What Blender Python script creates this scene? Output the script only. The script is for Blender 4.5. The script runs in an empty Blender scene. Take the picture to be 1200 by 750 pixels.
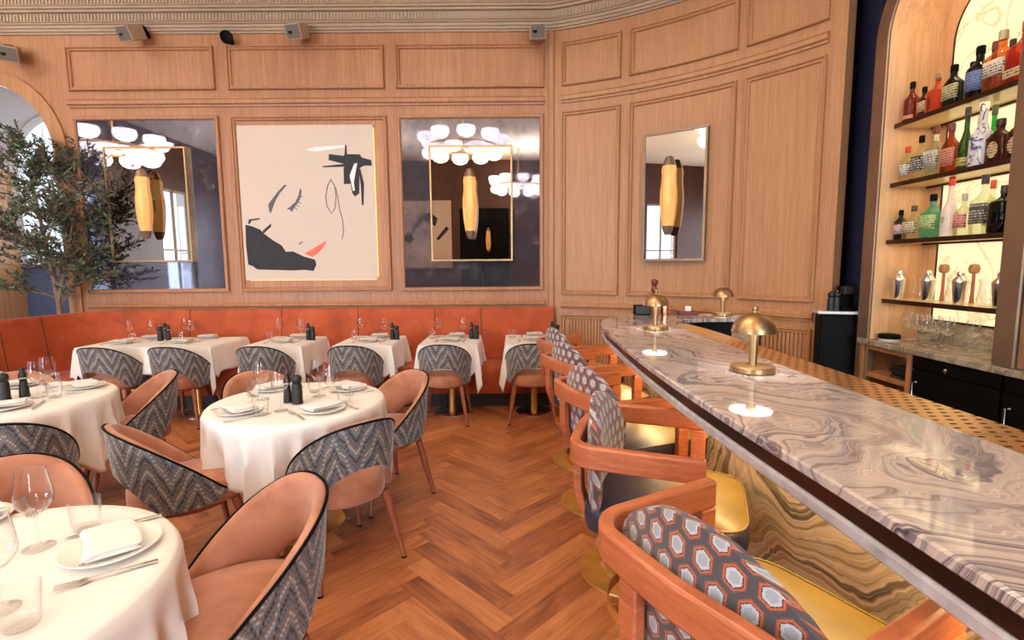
import bpy, bmesh, math, random
from math import pi, sin, cos, radians, sqrt, atan2, hypot
from mathutils import Vector, Matrix
random.seed(7)
S = bpy.context.scene
COL = S.collection

# ------------------------------------------------------------------ helpers
def lin(c):
    return c/12.92 if c <= .04045 else ((c+.055)/1.055)**2.4
def rgb(r, g, b):
    return (lin(r/255), lin(g/255), lin(b/255), 1)

class NT:
    """small node-tree writer"""
    def __init__(s, name):
        s.mat = bpy.data.materials.new(name); s.mat.use_nodes = True
        s.t = s.mat.node_tree; s.t.nodes.clear()
        s.out = s.t.nodes.new('ShaderNodeOutputMaterial')
    def n(s, typ, **kw):
        nd = s.t.nodes.new(typ)
        for k, v in kw.items(): setattr(nd, k, v)
        return nd
    def put(s, sock, v):
        if isinstance(v, bpy.types.NodeSocket): s.t.links.new(v, sock)
        else: sock.default_value = v
    def m(s, op, a, b=0.0, c=None):
        nd = s.n('ShaderNodeMath', operation=op)
        s.put(nd.inputs[0], a); s.put(nd.inputs[1], b)
        if c is not None: s.put(nd.inputs[2], c)
        return nd.outputs[0]
    def xyz(s, vec):
        nd = s.n('ShaderNodeSeparateXYZ'); s.put(nd.inputs[0], vec); return nd.outputs
    def comb(s, x, y, z=0.0):
        nd = s.n('ShaderNodeCombineXYZ')
        s.put(nd.inputs[0], x); s.put(nd.inputs[1], y); s.put(nd.inputs[2], z); return nd.outputs[0]
    def scale(s, vec, sc):
        nd = s.n('ShaderNodeMapping'); s.put(nd.inputs['Vector'], vec); nd.inputs['Scale'].default_value = sc
        return nd.outputs[0]
    def noise(s, vec, scale, detail=3, rough=.5, dist=0):
        nd = s.n('ShaderNodeTexNoise'); s.put(nd.inputs['Vector'], vec)
        nd.inputs['Scale'].default_value = scale; nd.inputs['Detail'].default_value = detail
        nd.inputs['Roughness'].default_value = rough; nd.inputs['Distortion'].default_value = dist
        return nd.outputs['Fac']
    def obj(s): return s.n('ShaderNodeTexCoord').outputs['Object']
    def uv(s): return s.n('ShaderNodeTexCoord').outputs['UV']
    def ramp(s, fac, stops, interp='LINEAR'):
        nd = s.n('ShaderNodeValToRGB'); cr = nd.color_ramp; cr.interpolation = interp
        while len(cr.elements) > 1: cr.elements.remove(cr.elements[-1])
        cr.elements[0].position = stops[0][0]; cr.elements[0].color = stops[0][1]
        for p, c in stops[1:]:
            e = cr.elements.new(p); e.color = c
        s.put(nd.inputs[0], fac); return nd.outputs[0]
    def mix(s, f, a, b, mode='MIX'):
        nd = s.n('ShaderNodeMix', data_type='RGBA', blend_type=mode)
        s.put(nd.inputs[0], f); s.put(nd.inputs[6], a); s.put(nd.inputs[7], b); return nd.outputs[2]
    def bump(s, h, strength=.3, dist=.01):
        nd = s.n('ShaderNodeBump'); nd.inputs['Strength'].default_value = strength
        nd.inputs['Distance'].default_value = dist; s.put(nd.inputs['Height'], h); return nd.outputs[0]
    def bsdf(s, color, rough=.5, metal=0., normal=None, **kw):
        b = s.n('ShaderNodeBsdfPrincipled')
        s.put(b.inputs['Base Color'], color); s.put(b.inputs['Roughness'], rough); s.put(b.inputs['Metallic'], metal)
        if normal is not None: s.put(b.inputs['Normal'], normal)
        for k, v in kw.items(): s.put(b.inputs[k.replace('_', ' ')], v)
        s.t.links.new(b.outputs[0], s.out.inputs[0]); return s.mat

def plain(name, col, rough=.5, metal=0., var=0., vscale=8, **kw):
    t = NT(name)
    if var:
        f = t.noise(t.obj(), vscale, 3)
        c = t.ramp(f, [(.3, tuple(x*(1-var) for x in col[:3])+(1,)), (.7, tuple(min(1, x*(1+var)) for x in col[:3])+(1,))])
    else: c = col
    return t.bsdf(c, rough, metal, **kw)

class G:
    """geometry collector -> ONE mesh object"""
    def __init__(s): s.v = []; s.f = []; s.uv = {}; s.mi = {}
    def add(s, verts, faces, uvs=None, mi=0):
        o = len(s.v); s.v += [tuple(p) for p in verts]
        for k, fc in enumerate(faces):
            if uvs is not None: s.uv[len(s.f)] = uvs[k]
            if mi: s.mi[len(s.f)] = mi
            s.f.append(tuple(i+o for i in fc))
        return s
    def box(s, x0, x1, y0, y1, z0, z1, mi=0):
        v = [(x, y, z) for x in (x0, x1) for y in (y0, y1) for z in (z0, z1)]
        return s.add(v, [(0, 1, 3, 2), (4, 6, 7, 5), (0, 4, 5, 1), (2, 3, 7, 6), (0, 2, 6, 4), (1, 5, 7, 3)], mi=mi)
    def obox(s, c, ax, half, mi=0):
        """oriented box: ax = three unit vectors"""
        c = Vector(c); v = []
        for i in (-1, 1):
            for j in (-1, 1):
                for k in (-1, 1): v.append(c+ax[0]*half[0]*i+ax[1]*half[1]*j+ax[2]*half[2]*k)
        return s.add(v, [(0, 1, 3, 2), (4, 6, 7, 5), (0, 4, 5, 1), (2, 3, 7, 6), (0, 2, 6, 4), (1, 5, 7, 3)], mi=mi)
    def lathe(s, prof, n=24, c=(0, 0, 0), sq=None, mi=0, a0=0., a1=2*pi, ax=None):
        """revolve (r,z); sq = superellipse exponent for squarish sections; partial arcs allowed"""
        full = abs(a1-a0-2*pi) < 1e-6
        m = n if full else n+1
        vs = []
        for r, z in prof:
            for i in range(m):
                a = a0+(a1-a0)*i/n
                k = 1.
                if sq: k = 1/((abs(cos(a))**sq+abs(sin(a))**sq)**(1/sq))
                p = Vector((r*k*cos(a), r*k*sin(a), z))
                if ax is not None: p = ax @ p
                vs.append((c[0]+p.x, c[1]+p.y, c[2]+p.z))
        fs = []
        for j in range(len(prof)-1):
            for i in range(n):
                a = j*m+i; b = j*m+(i+1) % m
                fs.append((a, b, b+m, a+m))
        loop = abs(prof[0][0]-prof[-1][0])+abs(prof[0][1]-prof[-1][1]) < 1e-7
        if full and not loop:
            if prof[0][0] > 1e-6: fs.append(tuple(reversed(range(m))))
            if prof[-1][0] > 1e-6: fs.append(tuple((len(prof)-1)*m+i for i in range(m)))
        return s.add(vs, fs, mi=mi)
    def tube(s, pts, rad, n=8, closed=False, mi=0, cap=True):
        pts = [Vector(p) for p in pts]; N = len(pts)
        if not isinstance(rad, (list, tuple)): rad = [rad]*N
        up = Vector((0.013, 0.02, 1)); vs = []
        for i, p in enumerate(pts):
            if closed: t = pts[(i+1) % N]-pts[i-1]
            else: t = pts[min(i+1, N-1)]-pts[max(i-1, 0)]
            t.normalize()
            if abs(t.dot(up.normalized())) > .95: up = Vector((1, .05, .02))
            a = t.cross(up).normalized(); b = a.cross(t).normalized(); up = b
            for k in range(n):
                q = 2*pi*k/n; vs.append(p+(a*cos(q)+b*sin(q))*rad[i])
        fs = []
        for i in range(N if closed else N-1):
            for k in range(n):
                j = (i+1) % N
                fs.append((i*n+k, i*n+(k+1) % n, j*n+(k+1) % n, j*n+k))
        if not closed and cap:
            fs.append(tuple(reversed(range(n)))); fs.append(tuple((N-1)*n+k for k in range(n)))
        return s.add(vs, fs, mi=mi)
    def sweep(s, pts, sec, up=(0, 0, 1), closed=False, mi=0, miter=True):
        """sweep a closed section polygon (side, up) along pts, mitred"""
        pts = [Vector(p) for p in pts]; N = len(pts); up0 = Vector(up); m = len(sec); vs = []
        for i, p in enumerate(pts):
            t0 = (pts[i]-pts[i-1]) if (i > 0 or closed) else (pts[1]-pts[0])
            t1 = (pts[(i+1) % N]-pts[i]) if (i < N-1 or closed) else (pts[-1]-pts[-2])
            t0.normalize(); t1.normalize(); t = (t0+t1).normalized()
            a = t.cross(up0).normalized(); b = a.cross(t).normalized()
            k = 1/max(.4, t.dot(t1))
            # widen in the plane of the bend
            for x, y in sec:
                vs.append(p+a*x*(k if abs(t0.cross(t1).dot(up0)) > 1e-6 else 1)+b*y*(k if abs(t0.cross(t1).dot(a)) > 1e-6 else 1))
        fs = []
        for i in range(N if closed else N-1):
            j = (i+1) % N
            for k in range(m):
                fs.append((i*m+k, i*m+(k+1) % m, j*m+(k+1) % m, j*m+k))
        if not closed:
            fs.append(tuple(reversed(range(m)))); fs.append(tuple((N-1)*m+k for k in range(m)))
        return s.add(vs, fs, mi=mi)
    def grid(s, fn, nu, nv, closed_u=False, uvfn=None, flip=False, mi=0):
        vs = [fn(i/nu, j/nv) for j in range(nv+1) for i in range(nu if closed_u else nu+1)]
        m = nu if closed_u else nu+1
        fs = []; us = []
        for j in range(nv):
            for i in range(nu):
                a = j*m+i; b = j*m+(i+1) % m
                fc = (a, b, b+m, a+m)
                q = [(i/nu, j/nv), ((i+1)/nu, j/nv), ((i+1)/nu, (j+1)/nv), (i/nu, (j+1)/nv)]
                if flip: fc = fc[::-1]; q = q[::-1]
                fs.append(fc)
                if uvfn: us.append([uvfn(*p) for p in q])
        return s.add(vs, fs, us if uvfn else None, mi=mi)
    def prism(s, poly, z0, z1, f=None, mi=0):
        """extrude a 2D polygon between z0,z1; f maps (x,y,z)->point"""
        f = f or (lambda x, y, z: (x, y, z)); n = len(poly)
        vs = [f(x, y, z0) for x, y in poly]+[f(x, y, z1) for x, y in poly]
        fs = [tuple(reversed(range(n))), tuple(range(n, 2*n))]
        for i in range(n): fs.append((i, (i+1) % n, n+(i+1) % n, n+i))
        return s.add(vs, fs, mi=mi)
    def build(s, name, mat, parent=None, smooth=35, bevel=0, bseg=2, solid=0, loc=None):
        me = bpy.data.meshes.new(name); me.from_pydata([tuple(p) for p in s.v], [], s.f)
        for mt in (mat if isinstance(mat, (list, tuple)) else [mat]): me.materials.append(mt)
        if s.uv:
            l = me.uv_layers.new(name='UVMap')
            for p in me.polygons:
                q = s.uv.get(p.index)
                if q:
                    for k, li in enumerate(p.loop_indices): l.data[li].uv = q[k]
        for i, m in s.mi.items(): me.polygons[i].material_index = m
        bm = bmesh.new(); bm.from_mesh(me); bmesh.ops.recalc_face_normals(bm, faces=bm.faces) if not s.uv else None
        bm.to_mesh(me); bm.free()
        if smooth:
            me.shade_smooth(); me.set_sharp_from_angle(angle=radians(smooth))
        o = bpy.data.objects.new(name, me); COL.objects.link(o)
        if parent: o.parent = parent
        if loc: o.location = loc
        if solid:
            md = o.modifiers.new('solid', 'SOLIDIFY'); md.thickness = solid; md.offset = -1
        if bevel:
            md = o.modifiers.new('bevel', 'BEVEL'); md.width = bevel; md.segments = bseg; md.limit_method = 'ANGLE'; md.angle_limit = radians(40)
        return o

LABELS = {}
def tag(o, label, cat, group=None, kind=None):
    o['label'] = label; o['category'] = cat
    if group: o['group'] = group
    if kind: o['kind'] = kind
    return o
def empty(name, loc=(0, 0, 0), rz=0.):
    o = bpy.data.objects.new(name, None); o.empty_display_size = .1; COL.objects.link(o)
    o.location = loc; o.rotation_euler = (0, 0, rz); return o
def struct(o):
    o['kind'] = 'structure'; return o
KIDS = {}
def clone(root, loc, rz=0.):
    """a copy of a thing, its parts and their sub-parts (mesh data shared)"""
    r = root.copy(); COL.objects.link(r); r.location = loc; r.rotation_euler = (0, 0, rz)
    for c in root.children:
        d = c.copy(); COL.objects.link(d); d.parent = r
        for g in c.children:
            h = g.copy(); COL.objects.link(h); h.parent = d
    return r

# ------------------------------------------------------------------ materials
def wood_mat(name, c0, c1, c2, rough=.45, gs=(26, 26, 1.1), axis=None, bump=.06, fine=1.0):
    t = NT(name); p = t.obj()
    a = t.noise(t.scale(p, gs), 1.5, 6, .62, .25)
    b = t.noise(t.scale(p, tuple(x*3.2 for x in gs)), 2.0*fine, 3, .6)
    big = t.noise(t.scale(p, tuple(x*.12 for x in gs)), 1.0, 2)
    f = t.m('ADD', t.m('MULTIPLY', a, .55), t.m('ADD', t.m('MULTIPLY', b, .3), t.m('MULTIPLY', big, .25)))
    c = t.ramp(f, [(.36, c0), (.55, c1), (.72, c2)])
    return t.bsdf(c, rough, 0, t.bump(b, bump, .002))
M = {}
M['panel'] = wood_mat('oak_panelling', rgb(157, 106, 67), rgb(175, 123, 82), rgb(189, 138, 97))
M['panel_r'] = wood_mat('oak_panelling_grain', rgb(144, 92, 60), rgb(168, 114, 78), rgb(186, 134, 97))
M['niche_wood'] = wood_mat('pale_oak', rgb(190, 140, 98), rgb(212, 164, 120), rgb(226, 184, 142))
M['stool_wood'] = wood_mat('stool_oak', rgb(140, 72, 42), rgb(178, 98, 62), rgb(200, 122, 84), .38, (5, 5, 60))
M['leg'] = wood_mat('chair_leg_wood', rgb(120, 66, 46), rgb(148, 84, 60), rgb(166, 100, 74), .4, (60, 60, 3))
M['plinth'] = plain('dark_plinth', rgb(40, 26, 20), .6, var=.2)
M['dark_wood'] = wood_mat('dark_table_wood', rgb(60, 36, 24), rgb(82, 50, 34), rgb(100, 64, 44), .4)
M['cornice'] = plain('painted_cornice', rgb(166, 142, 118), .6, var=.06, vscale=3)
M['cornice_dark'] = plain('cornice_shadow_gap', rgb(168, 138, 108), .7)
M['ceiling'] = plain('ceiling_plaster', rgb(244, 232, 205), .9, var=.03, vscale=.6)
M['plaster'] = plain('niche_plaster', rgb(206, 200, 196), .9, var=.06, vscale=1.2)
M['navy'] = plain('navy_wall_paint', rgb(58, 55, 84), .6, var=.18, vscale=2.5)
M['brass'] = plain('aged_brass', rgb(172, 138, 98), .36, .95, var=.14, vscale=9)
M['brass_dk'] = plain('brushed_brass', rgb(222, 168, 92), .36, .75, var=.1, vscale=14)
M['bronze'] = plain('dark_bronze', rgb(146, 118, 96), .42, .6, var=.16, vscale=3)
M['bronze_bar'] = plain('bronze_fascia', rgb(78, 54, 42), .3, .8, var=.2, vscale=2.5)
M['steel'] = plain('polished_steel', rgb(228, 225, 222), .2, 1.)
M['black'] = plain('black_lacquer', rgb(8, 7, 7), .6, Specular_IOR_Level=.12)
M['blackm'] = plain('black_matt', rgb(30, 26, 24), .5, var=.2, vscale=30)
M['china'] = plain('white_china', rgb(246, 240, 230), .12, var=.015)
M['peach'] = NT('peach_velvet')
def velvet(t, c0, c1, c2, sc=5.0, sheen=.5, rough=.75, tint=None):
    p = t.obj(); f = t.noise(p, sc, 4, .55, .6)
    c = t.ramp(f, [(.3, c0), (.5, c1), (.72, c2)])
    h = t.noise(p, 500, 1)
    return t.bsdf(c, rough, 0, t.bump(h, .08, .001), Sheen_Weight=sheen, Sheen_Roughness=.45)
M['peach'] = velvet(M['peach'], rgb(154, 94, 68), rgb(174, 112, 84), rgb(190, 130, 102), 5.5, .35)
M['orange'] = velvet(NT('burnt_orange_velvet'), rgb(150, 58, 20), rgb(172, 72, 29), rgb(186, 86, 42), 4.2, .15)
def linen(name, col):
    t = NT(name); p = t.obj()
    w = t.noise(p, 420, 1); b = t.noise(p, 2.2, 2)
    c = t.ramp(b, [(.3, tuple(x*.965 for x in col[:3])+(1,)), (.7, col)])
    return t.bsdf(c, .85, 0, t.bump(w, .06, .0008), Sheen_Weight=.15)
M['cloth'] = linen('white_linen', rgb(246, 236, 228))
M['napkin'] = linen('napkin_linen', rgb(238, 231, 224))
def thin_glass(name, col=(1, 1, .997, 1), refl=.75, body=None, bodyf=0., normal=None, t=None):
    """thin-walled glass: see-through film with a reflection that grows toward grazing angles"""
    t = t or NT(name)
    lw = t.n('ShaderNodeLayerWeight'); lw.inputs['Blend'].default_value = .5
    f = t.m('ADD', .022, t.m('MULTIPLY', t.m('POWER', lw.outputs['Facing'], 2.6), refl))
    tr = t.n('ShaderNodeBsdfTransparent'); tr.inputs[0].default_value = col
    gs = t.n('ShaderNodeBsdfGlossy'); gs.inputs['Roughness'].default_value = .02
    if normal is not None: t.put(gs.inputs['Normal'], normal)
    base = tr.outputs[0]
    if body is not None:
        d = t.n('ShaderNodeBsdfDiffuse'); d.inputs[0].default_value = body
        tl = t.n('ShaderNodeBsdfTranslucent'); tl.inputs[0].default_value = body
        m0 = t.n('ShaderNodeMixShader'); m0.inputs[0].default_value = .6; t.t.links.new(d.outputs[0], m0.inputs[1]); t.t.links.new(tl.outputs[0], m0.inputs[2])
        m1 = t.n('ShaderNodeMixShader'); m1.inputs[0].default_value = bodyf; t.t.links.new(base, m1.inputs[1]); t.t.links.new(m0.outputs[0], m1.inputs[2]); base = m1.outputs[0]
    mx = t.n('ShaderNodeMixShader'); t.put(mx.inputs[0], f); t.t.links.new(base, mx.inputs[1]); t.t.links.new(gs.outputs[0], mx.inputs[2])
    t.t.links.new(mx.outputs[0], t.out.inputs[0]); return t.mat
M['glass'] = thin_glass('clear_glass')
M['pane'] = thin_glass('window_glass', (.95, .98, 1, 1), .5)
def tinted(name, col, rough=.04, tr=.8):
    lt = tuple(x**.7 for x in col[:3])+(1,)
    return thin_glass(name, lt, .6, col, (1-tr)*.7)
def emis(name, col, st):
    t = NT(name); e = t.n('ShaderNodeEmission'); e.inputs[0].default_value = col; e.inputs[1].default_value = st
    t.t.links.new(e.outputs[0], t.out.inputs[0]); return t.mat

# flame-stitch upholstery (UV in metres)
def flame_mat():
    t = NT('flame_stitch_fabric'); u, v, _ = t.xyz(t.uv())
    uq = t.m('MULTIPLY', t.m('FLOOR', t.m('DIVIDE', u, .0062)), .0062)
    tri = t.m('PINGPONG', t.m('ADD', uq, .040), .080)
    jog = t.m('MULTIPLY', t.m('PINGPONG', t.m('ADD', t.m('FLOOR', t.m('DIVIDE', u, .0062)), 100.), 3.0), .0055)
    wv = t.m('MULTIPLY', t.noise(t.comb(t.m('MULTIPLY', u, 6.), v), 3.0, 1), .05)
    amp = t.m('ADD', t.m('MULTIPLY', tri, 2.5), t.m('ADD', jog, wv))
    s = t.m('FRACT', t.m('DIVIDE', t.m('SUBTRACT', v, amp), .225))
    k, dg, gr, lg, cr, br, bl = rgb(22, 21, 24), rgb(84, 82, 86), rgb(116, 113, 115), rgb(142, 138, 138), rgb(196, 182, 162), rgb(128, 104, 88), rgb(104, 110, 128)
    seq = [k, dg, gr, lg, gr, cr, br, gr, bl, dg, gr, dg, k, gr, bl, lg, cr, gr, br, dg, gr, dg]
    c = t.ramp(s, [(i/len(seq), q) for i, q in enumerate(seq)], 'CONSTANT')
    th = t.noise(t.comb(t.m('MULTIPLY', u, 900.), t.m('MULTIPLY', v, 160.)), 1.0, 2)
    c2 = t.mix(t.m('MULTIPLY', th, .42), c, rgb(104, 101, 104))
    return t.bsdf(c2, .8, 0, t.bump(th, .25, .002), Sheen_Weight=.35, Sheen_Roughness=.4)
M['flame'] = flame_mat()
# hexagon cut velvet of the stool backs (UV in metres)
def hex_mat():
    t = NT('hexagon_cut_velvet'); u, v, _ = t.xyz(t.uv())
    nz = t.m('MULTIPLY', t.m('SUBTRACT', t.noise(t.comb(u, v), 230, 1), .5), .10)
    w_, h_ = .058, .100
    px = t.m('DIVIDE', u, w_); py = t.m('DIVIDE', v, h_)
    def d(off):
        ax = t.m('MULTIPLY', t.m('ABSOLUTE', t.m('SUBTRACT', t.m('FRACT', t.m('ADD', px, off)), .5)), w_)
        ay = t.m('MULTIPLY', t.m('ABSOLUTE', t.m('SUBTRACT', t.m('FRACT', t.m('ADD', py, off)), .5)), h_)
        return t.m('MAXIMUM', t.m('MULTIPLY', ax, 1.08), t.m('ADD', t.m('MULTIPLY', ay, .80), t.m('MULTIPLY', ax, .50)))
    dd = t.m('ADD', t.m('MULTIPLY', t.m('MINIMUM', d(0.), d(.5)), 24.5), nz)
    c = t.ramp(dd, [(0, rgb(150, 157, 166)), (.24, rgb(176, 182, 190)), (.36, rgb(92, 38, 26)), (.42, rgb(180, 90, 56)), (.49, rgb(132, 68, 50)), (.55, rgb(66, 60, 67))], 'CONSTANT')
    h = t.ramp(dd, [(0, (1, 1, 1, 1)), (.50, (.9, .9, .9, 1)), (.57, (0, 0, 0, 1))])
    return t.bsdf(c, .8, 0, t.bump(h, .5, .004), Sheen_Weight=.4)
M['hex'] = hex_mat()
# stool seats: navy sides, top fading from navy to mustard toward the front
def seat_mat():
    t = NT('seat_leather'); x, y, z = t.xyz(t.obj())
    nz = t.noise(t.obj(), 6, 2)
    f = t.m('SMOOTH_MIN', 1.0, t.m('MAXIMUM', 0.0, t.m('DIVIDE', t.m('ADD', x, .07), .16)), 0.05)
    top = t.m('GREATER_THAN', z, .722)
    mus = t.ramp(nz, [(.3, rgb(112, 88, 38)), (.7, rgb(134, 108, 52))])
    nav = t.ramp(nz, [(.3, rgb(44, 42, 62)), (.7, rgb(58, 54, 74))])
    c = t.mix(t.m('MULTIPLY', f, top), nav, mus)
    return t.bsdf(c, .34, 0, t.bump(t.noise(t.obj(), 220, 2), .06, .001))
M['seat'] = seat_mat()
# marble of the bar
def marble(name, ramp_stops, vert=False, rough=.05, line=.75, sc=1.0):
    t = NT(name); p = t.obj(); x, y, z = t.xyz(p)
    w1 = t.noise(p, 1.25*sc, 2, .5); w2 = t.noise(p, 3.4*sc, 3, .55, .6); w3 = t.noise(p, 14*sc, 2)
    if vert: base = t.m('ADD', t.m('MULTIPLY', y, .55*sc), t.m('MULTIPLY', z, 1.0*sc))
    else: base = t.m('ADD', t.m('MULTIPLY', x, 1.0*sc), t.m('MULTIPLY', y, .42*sc))
    q = t.m('ADD', base, t.m('ADD', t.m('MULTIPLY', w1, 1.4 if vert else 1.5), t.m('ADD', t.m('MULTIPLY', w2, .20 if vert else .34), t.m('MULTIPLY', w3, .02))))
    # layered sediment: irregular bands across the warped coordinate
    b1 = t.noise(t.comb(t.m('MULTIPLY', q, 15.), t.m('MULTIPLY', w1, .6), 0.), 1.0, 2, .5)
    b2 = t.noise(t.comb(t.m('MULTIPLY', q, 58.), t.m('MULTIPLY', w2, 1.2), 5.), 1.0, 3, .6)
    c = t.ramp(t.m('ADD', t.m('MULTIPLY', b1, .62), t.m('MULTIPLY', b2, .38)), ramp_stops)
    lm = t.ramp(t.m('ABSOLUTE', t.m('SUBTRACT', b2, .5)), [(0, (1, 1, 1, 1)), (.03, (0, 0, 0, 1))])
    c = t.mix(t.m('MULTIPLY', lm, t.m('MULTIPLY', t.ramp(w2, [(.4, (0, 0, 0, 1)), (.6, (1, 1, 1, 1))]), line)), c, rgb(226, 206, 188))
    lm2 = t.ramp(t.m('ABSOLUTE', t.m('SUBTRACT', b1, .43)), [(0, (1, 1, 1, 1)), (.012, (0, 0, 0, 1))])
    c = t.mix(t.m('MULTIPLY', lm2, .55), c, rgb(82, 68, 68))
    return t.bsdf(c, rough, 0)
M['marble'] = marble('bar_top_marble', [(.34, rgb(70, 64, 72)), (.41, rgb(120, 108, 114)), (.465, rgb(166, 151, 150)), (.53, rgb(200, 182, 174)), (.585, rgb(144, 130, 134)), (.66, rgb(82, 74, 82))])
M['marble_f'] = marble('bar_front_marble', [(.33, rgb(54, 46, 42)), (.41, rgb(96, 82, 68)), (.47, rgb(136, 118, 98)), (.53, rgb(176, 154, 136)), (.59, rgb(108, 94, 82)), (.67, rgb(60, 52, 50))], True, .12, .75, .85)
M['marble_lip'] = plain('marble_lip', rgb(186, 178, 182), .3, var=.22, vscale=22)
M['marble_c'] = marble('counter_marble', [(.3, rgb(92, 84, 76)), (.45, rgb(140, 128, 112)), (.58, rgb(176, 162, 142)), (.72, rgb(104, 96, 88))], False, .1, .8, 1.8)
# antique mirror glass and clear mirror
def antique():
    t = NT('antique_mirror_glass'); p = t.obj()
    a = t.noise(p, 3.2, 6, .62, .4); b = t.noise(p, 11, 5, .65)
    f = t.m('ADD', t.m('MULTIPLY', a, .6), t.m('MULTIPLY', b, .4))
    c = t.ramp(f, [(.34, rgb(112, 110, 124)), (.5, rgb(134, 131, 144)), (.66, rgb(156, 151, 160))])
    r = t.ramp(f, [(.35, (.07, .07, .07, 1)), (.5, (.02, .02, .02, 1)), (.68, (.06, .06, .06, 1))])
    mt = t.ramp(f, [(.38, (.74, .74, .74, 1)), (.52, (.9, .9, .9, 1)), (.66, (.7, .7, .7, 1))])
    return t.bsdf(c, r, mt)
M['antique'] = antique()
M['mirror'] = plain('clear_mirror_glass', rgb(190, 178, 170), .0, 1.)
# parquet planks: UV = (along, across) in metres, random per plank in a colour attribute
def parquet():
    t = NT('herringbone_oak'); u, v, _ = t.xyz(t.uv())
    at = t.n('ShaderNodeAttribute', attribute_name='plank'); rnd = at.outputs['Fac']
    off = t.m('MULTIPLY', rnd, 37.)
    g = t.noise(t.comb(t.m('MULTIPLY', u, 4.), t.m('MULTIPLY', v, 46.), off), 1.0, 5, .62, .5)
    g2 = t.noise(t.comb(t.m('MULTIPLY', u, 2.2), t.m('MULTIPLY', v, 9.), off), 1.0, 3, .5, .8)
    f = t.m('ADD', t.m('MULTIPLY', g, .5), t.m('ADD', t.m('MULTIPLY', g2, .42), t.m('MULTIPLY', t.m('SUBTRACT', rnd, .5), .22)))
    c = t.ramp(f, [(.24, rgb(112, 58, 34)), (.38, rgb(152, 86, 52)), (.52, rgb(182, 112, 70)), (.70, rgb(206, 140, 94))])
    e = t.m('MINIMUM', t.m('SUBTRACT', .055, t.m('ABSOLUTE', v)), t.m('SUBTRACT', .33, t.m('ABSOLUTE', u)))
    em = t.ramp(t.m('MULTIPLY', e, 100.), [(0, (1, 1, 1, 1)), (.16, (0, 0, 0, 1))])
    c = t.mix(t.m('MULTIPLY', em, .55), c, rgb(84, 42, 24))
    return t.bsdf(c, .42, 0, t.bump(t.m('SUBTRACT', g, em), .12, .002))
M['floor'] = parquet()
# perforated brass
def perf():
    t = NT('perforated_brass'); x, y, z = t.xyz(t.obj())
    row = t.m('FLOOR', t.m('DIVIDE', y, .034))
    px = t.m('ADD', t.m('DIVIDE', x, .040), t.m('MULTIPLY', t.m('MODULO', row, 2.0), .5))
    dx = t.m('MULTIPLY', t.m('SUBTRACT', t.m('FRACT', px), .5), .040)
    dy = t.m('MULTIPLY', t.m('SUBTRACT', t.m('FRACT', t.m('DIVIDE', y, .034)), .5), .034)
    ex = t.m('MAXIMUM', 0.0, t.m('SUBTRACT', t.m('ABSOLUTE', dx), .0045))
    r2 = t.m('ADD', t.m('MULTIPLY', ex, ex), t.m('MULTIPLY', dy, dy))
    hole = t.m('LESS_THAN', r2, .0056*.0056)
    c = t.mix(hole, rgb(226, 172, 106), rgb(34, 22, 14))
    r = t.ramp(hole, [(0, (.3, .3, .3, 1)), (1, (.9, .9, .9, 1))])
    mt = t.ramp(hole, [(0, (.85, .85, .85, 1)), (1, (0, 0, 0, 1))])
    return t.bsdf(c, r, mt)
M['perf'] = perf()
# lit onyx-like panel behind the bottles
def onyx():
    t = NT('backlit_marble'); p = t.obj()
    a = t.noise(p, 2.6, 4, .55, 1.0); b = t.noise(p, 1.4, 2)
    ln = t.ramp(t.m('PINGPONG', t.m('ADD', t.m('MULTIPLY', a, 8.), b), 1.0), [(0, (1, 1, 1, 1)), (.22, (0, 0, 0, 1))])
    c = t.mix(t.m('MULTIPLY', ln, t.m('MULTIPLY', b, 1.1)), rgb(255, 238, 190), rgb(190, 146, 84))
    m = t.bsdf(t.mix(.65, c, (.1, .09, .07, 1)), .2, 0)
    bs = [n for n in t.t.nodes if n.type == 'BSDF_PRINCIPLED'][0]
    t.put(bs.inputs['Emission Color'], c); bs.inputs['Emission Strength'].default_value = .80
    return m
M['onyx'] = onyx()
M['sconce'] = NT('amber_lit_glass')
def amber(t):
    p = t.obj(); f = t.noise(t.scale(p, (8, 8, 2)), 1.5, 3)
    c = t.ramp(f, [(.3, rgb(226, 158, 82)), (.7, rgb(244, 190, 118))])
    m = t.bsdf(c, .35, 0)
    bs = [n for n in t.t.nodes if n.type == 'BSDF_PRINCIPLED'][0]
    t.put(bs.inputs['Emission Color'], c); bs.inputs['Emission Strength'].default_value = .34
    return m
M['sconce'] = amber(M['sconce'])
M['bulbglass'] = emis('lit_opal_glass', (1, .93, .84, 1), 5.0)
M['lampglow'] = emis('lamp_diffuser', (1, .96, .88, 1), 15.)
M['led'] = emis('led_strip', (1, .52, .16, 1), 2.2)
M['leaf'] = plain('olive_leaf', rgb(84, 94, 72), .4, var=.45, vscale=9)
M['bark'] = plain('olive_bark', rgb(126, 100, 84), .8, var=.25, vscale=20)
UP, DL, DR, LED, EXPO = 110., 26., 320., 4.6, 0.14
# ------------------------------------------------------------------ room
YB = 5.8                       # panelled back wall
CX, CY, CR = -.68, 1.985, 3.98 # centre and radius of the curved wall (in plan)
XL, YR, ZC = -8.6, -4.6, 4.78
ARX, ARR, ARI, ARZ = -5.85, .91, .755, 2.81   # arched niche: centre, outer / inner radius, spring height
A_END, A_BEG = 33.2, 73.4

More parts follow.
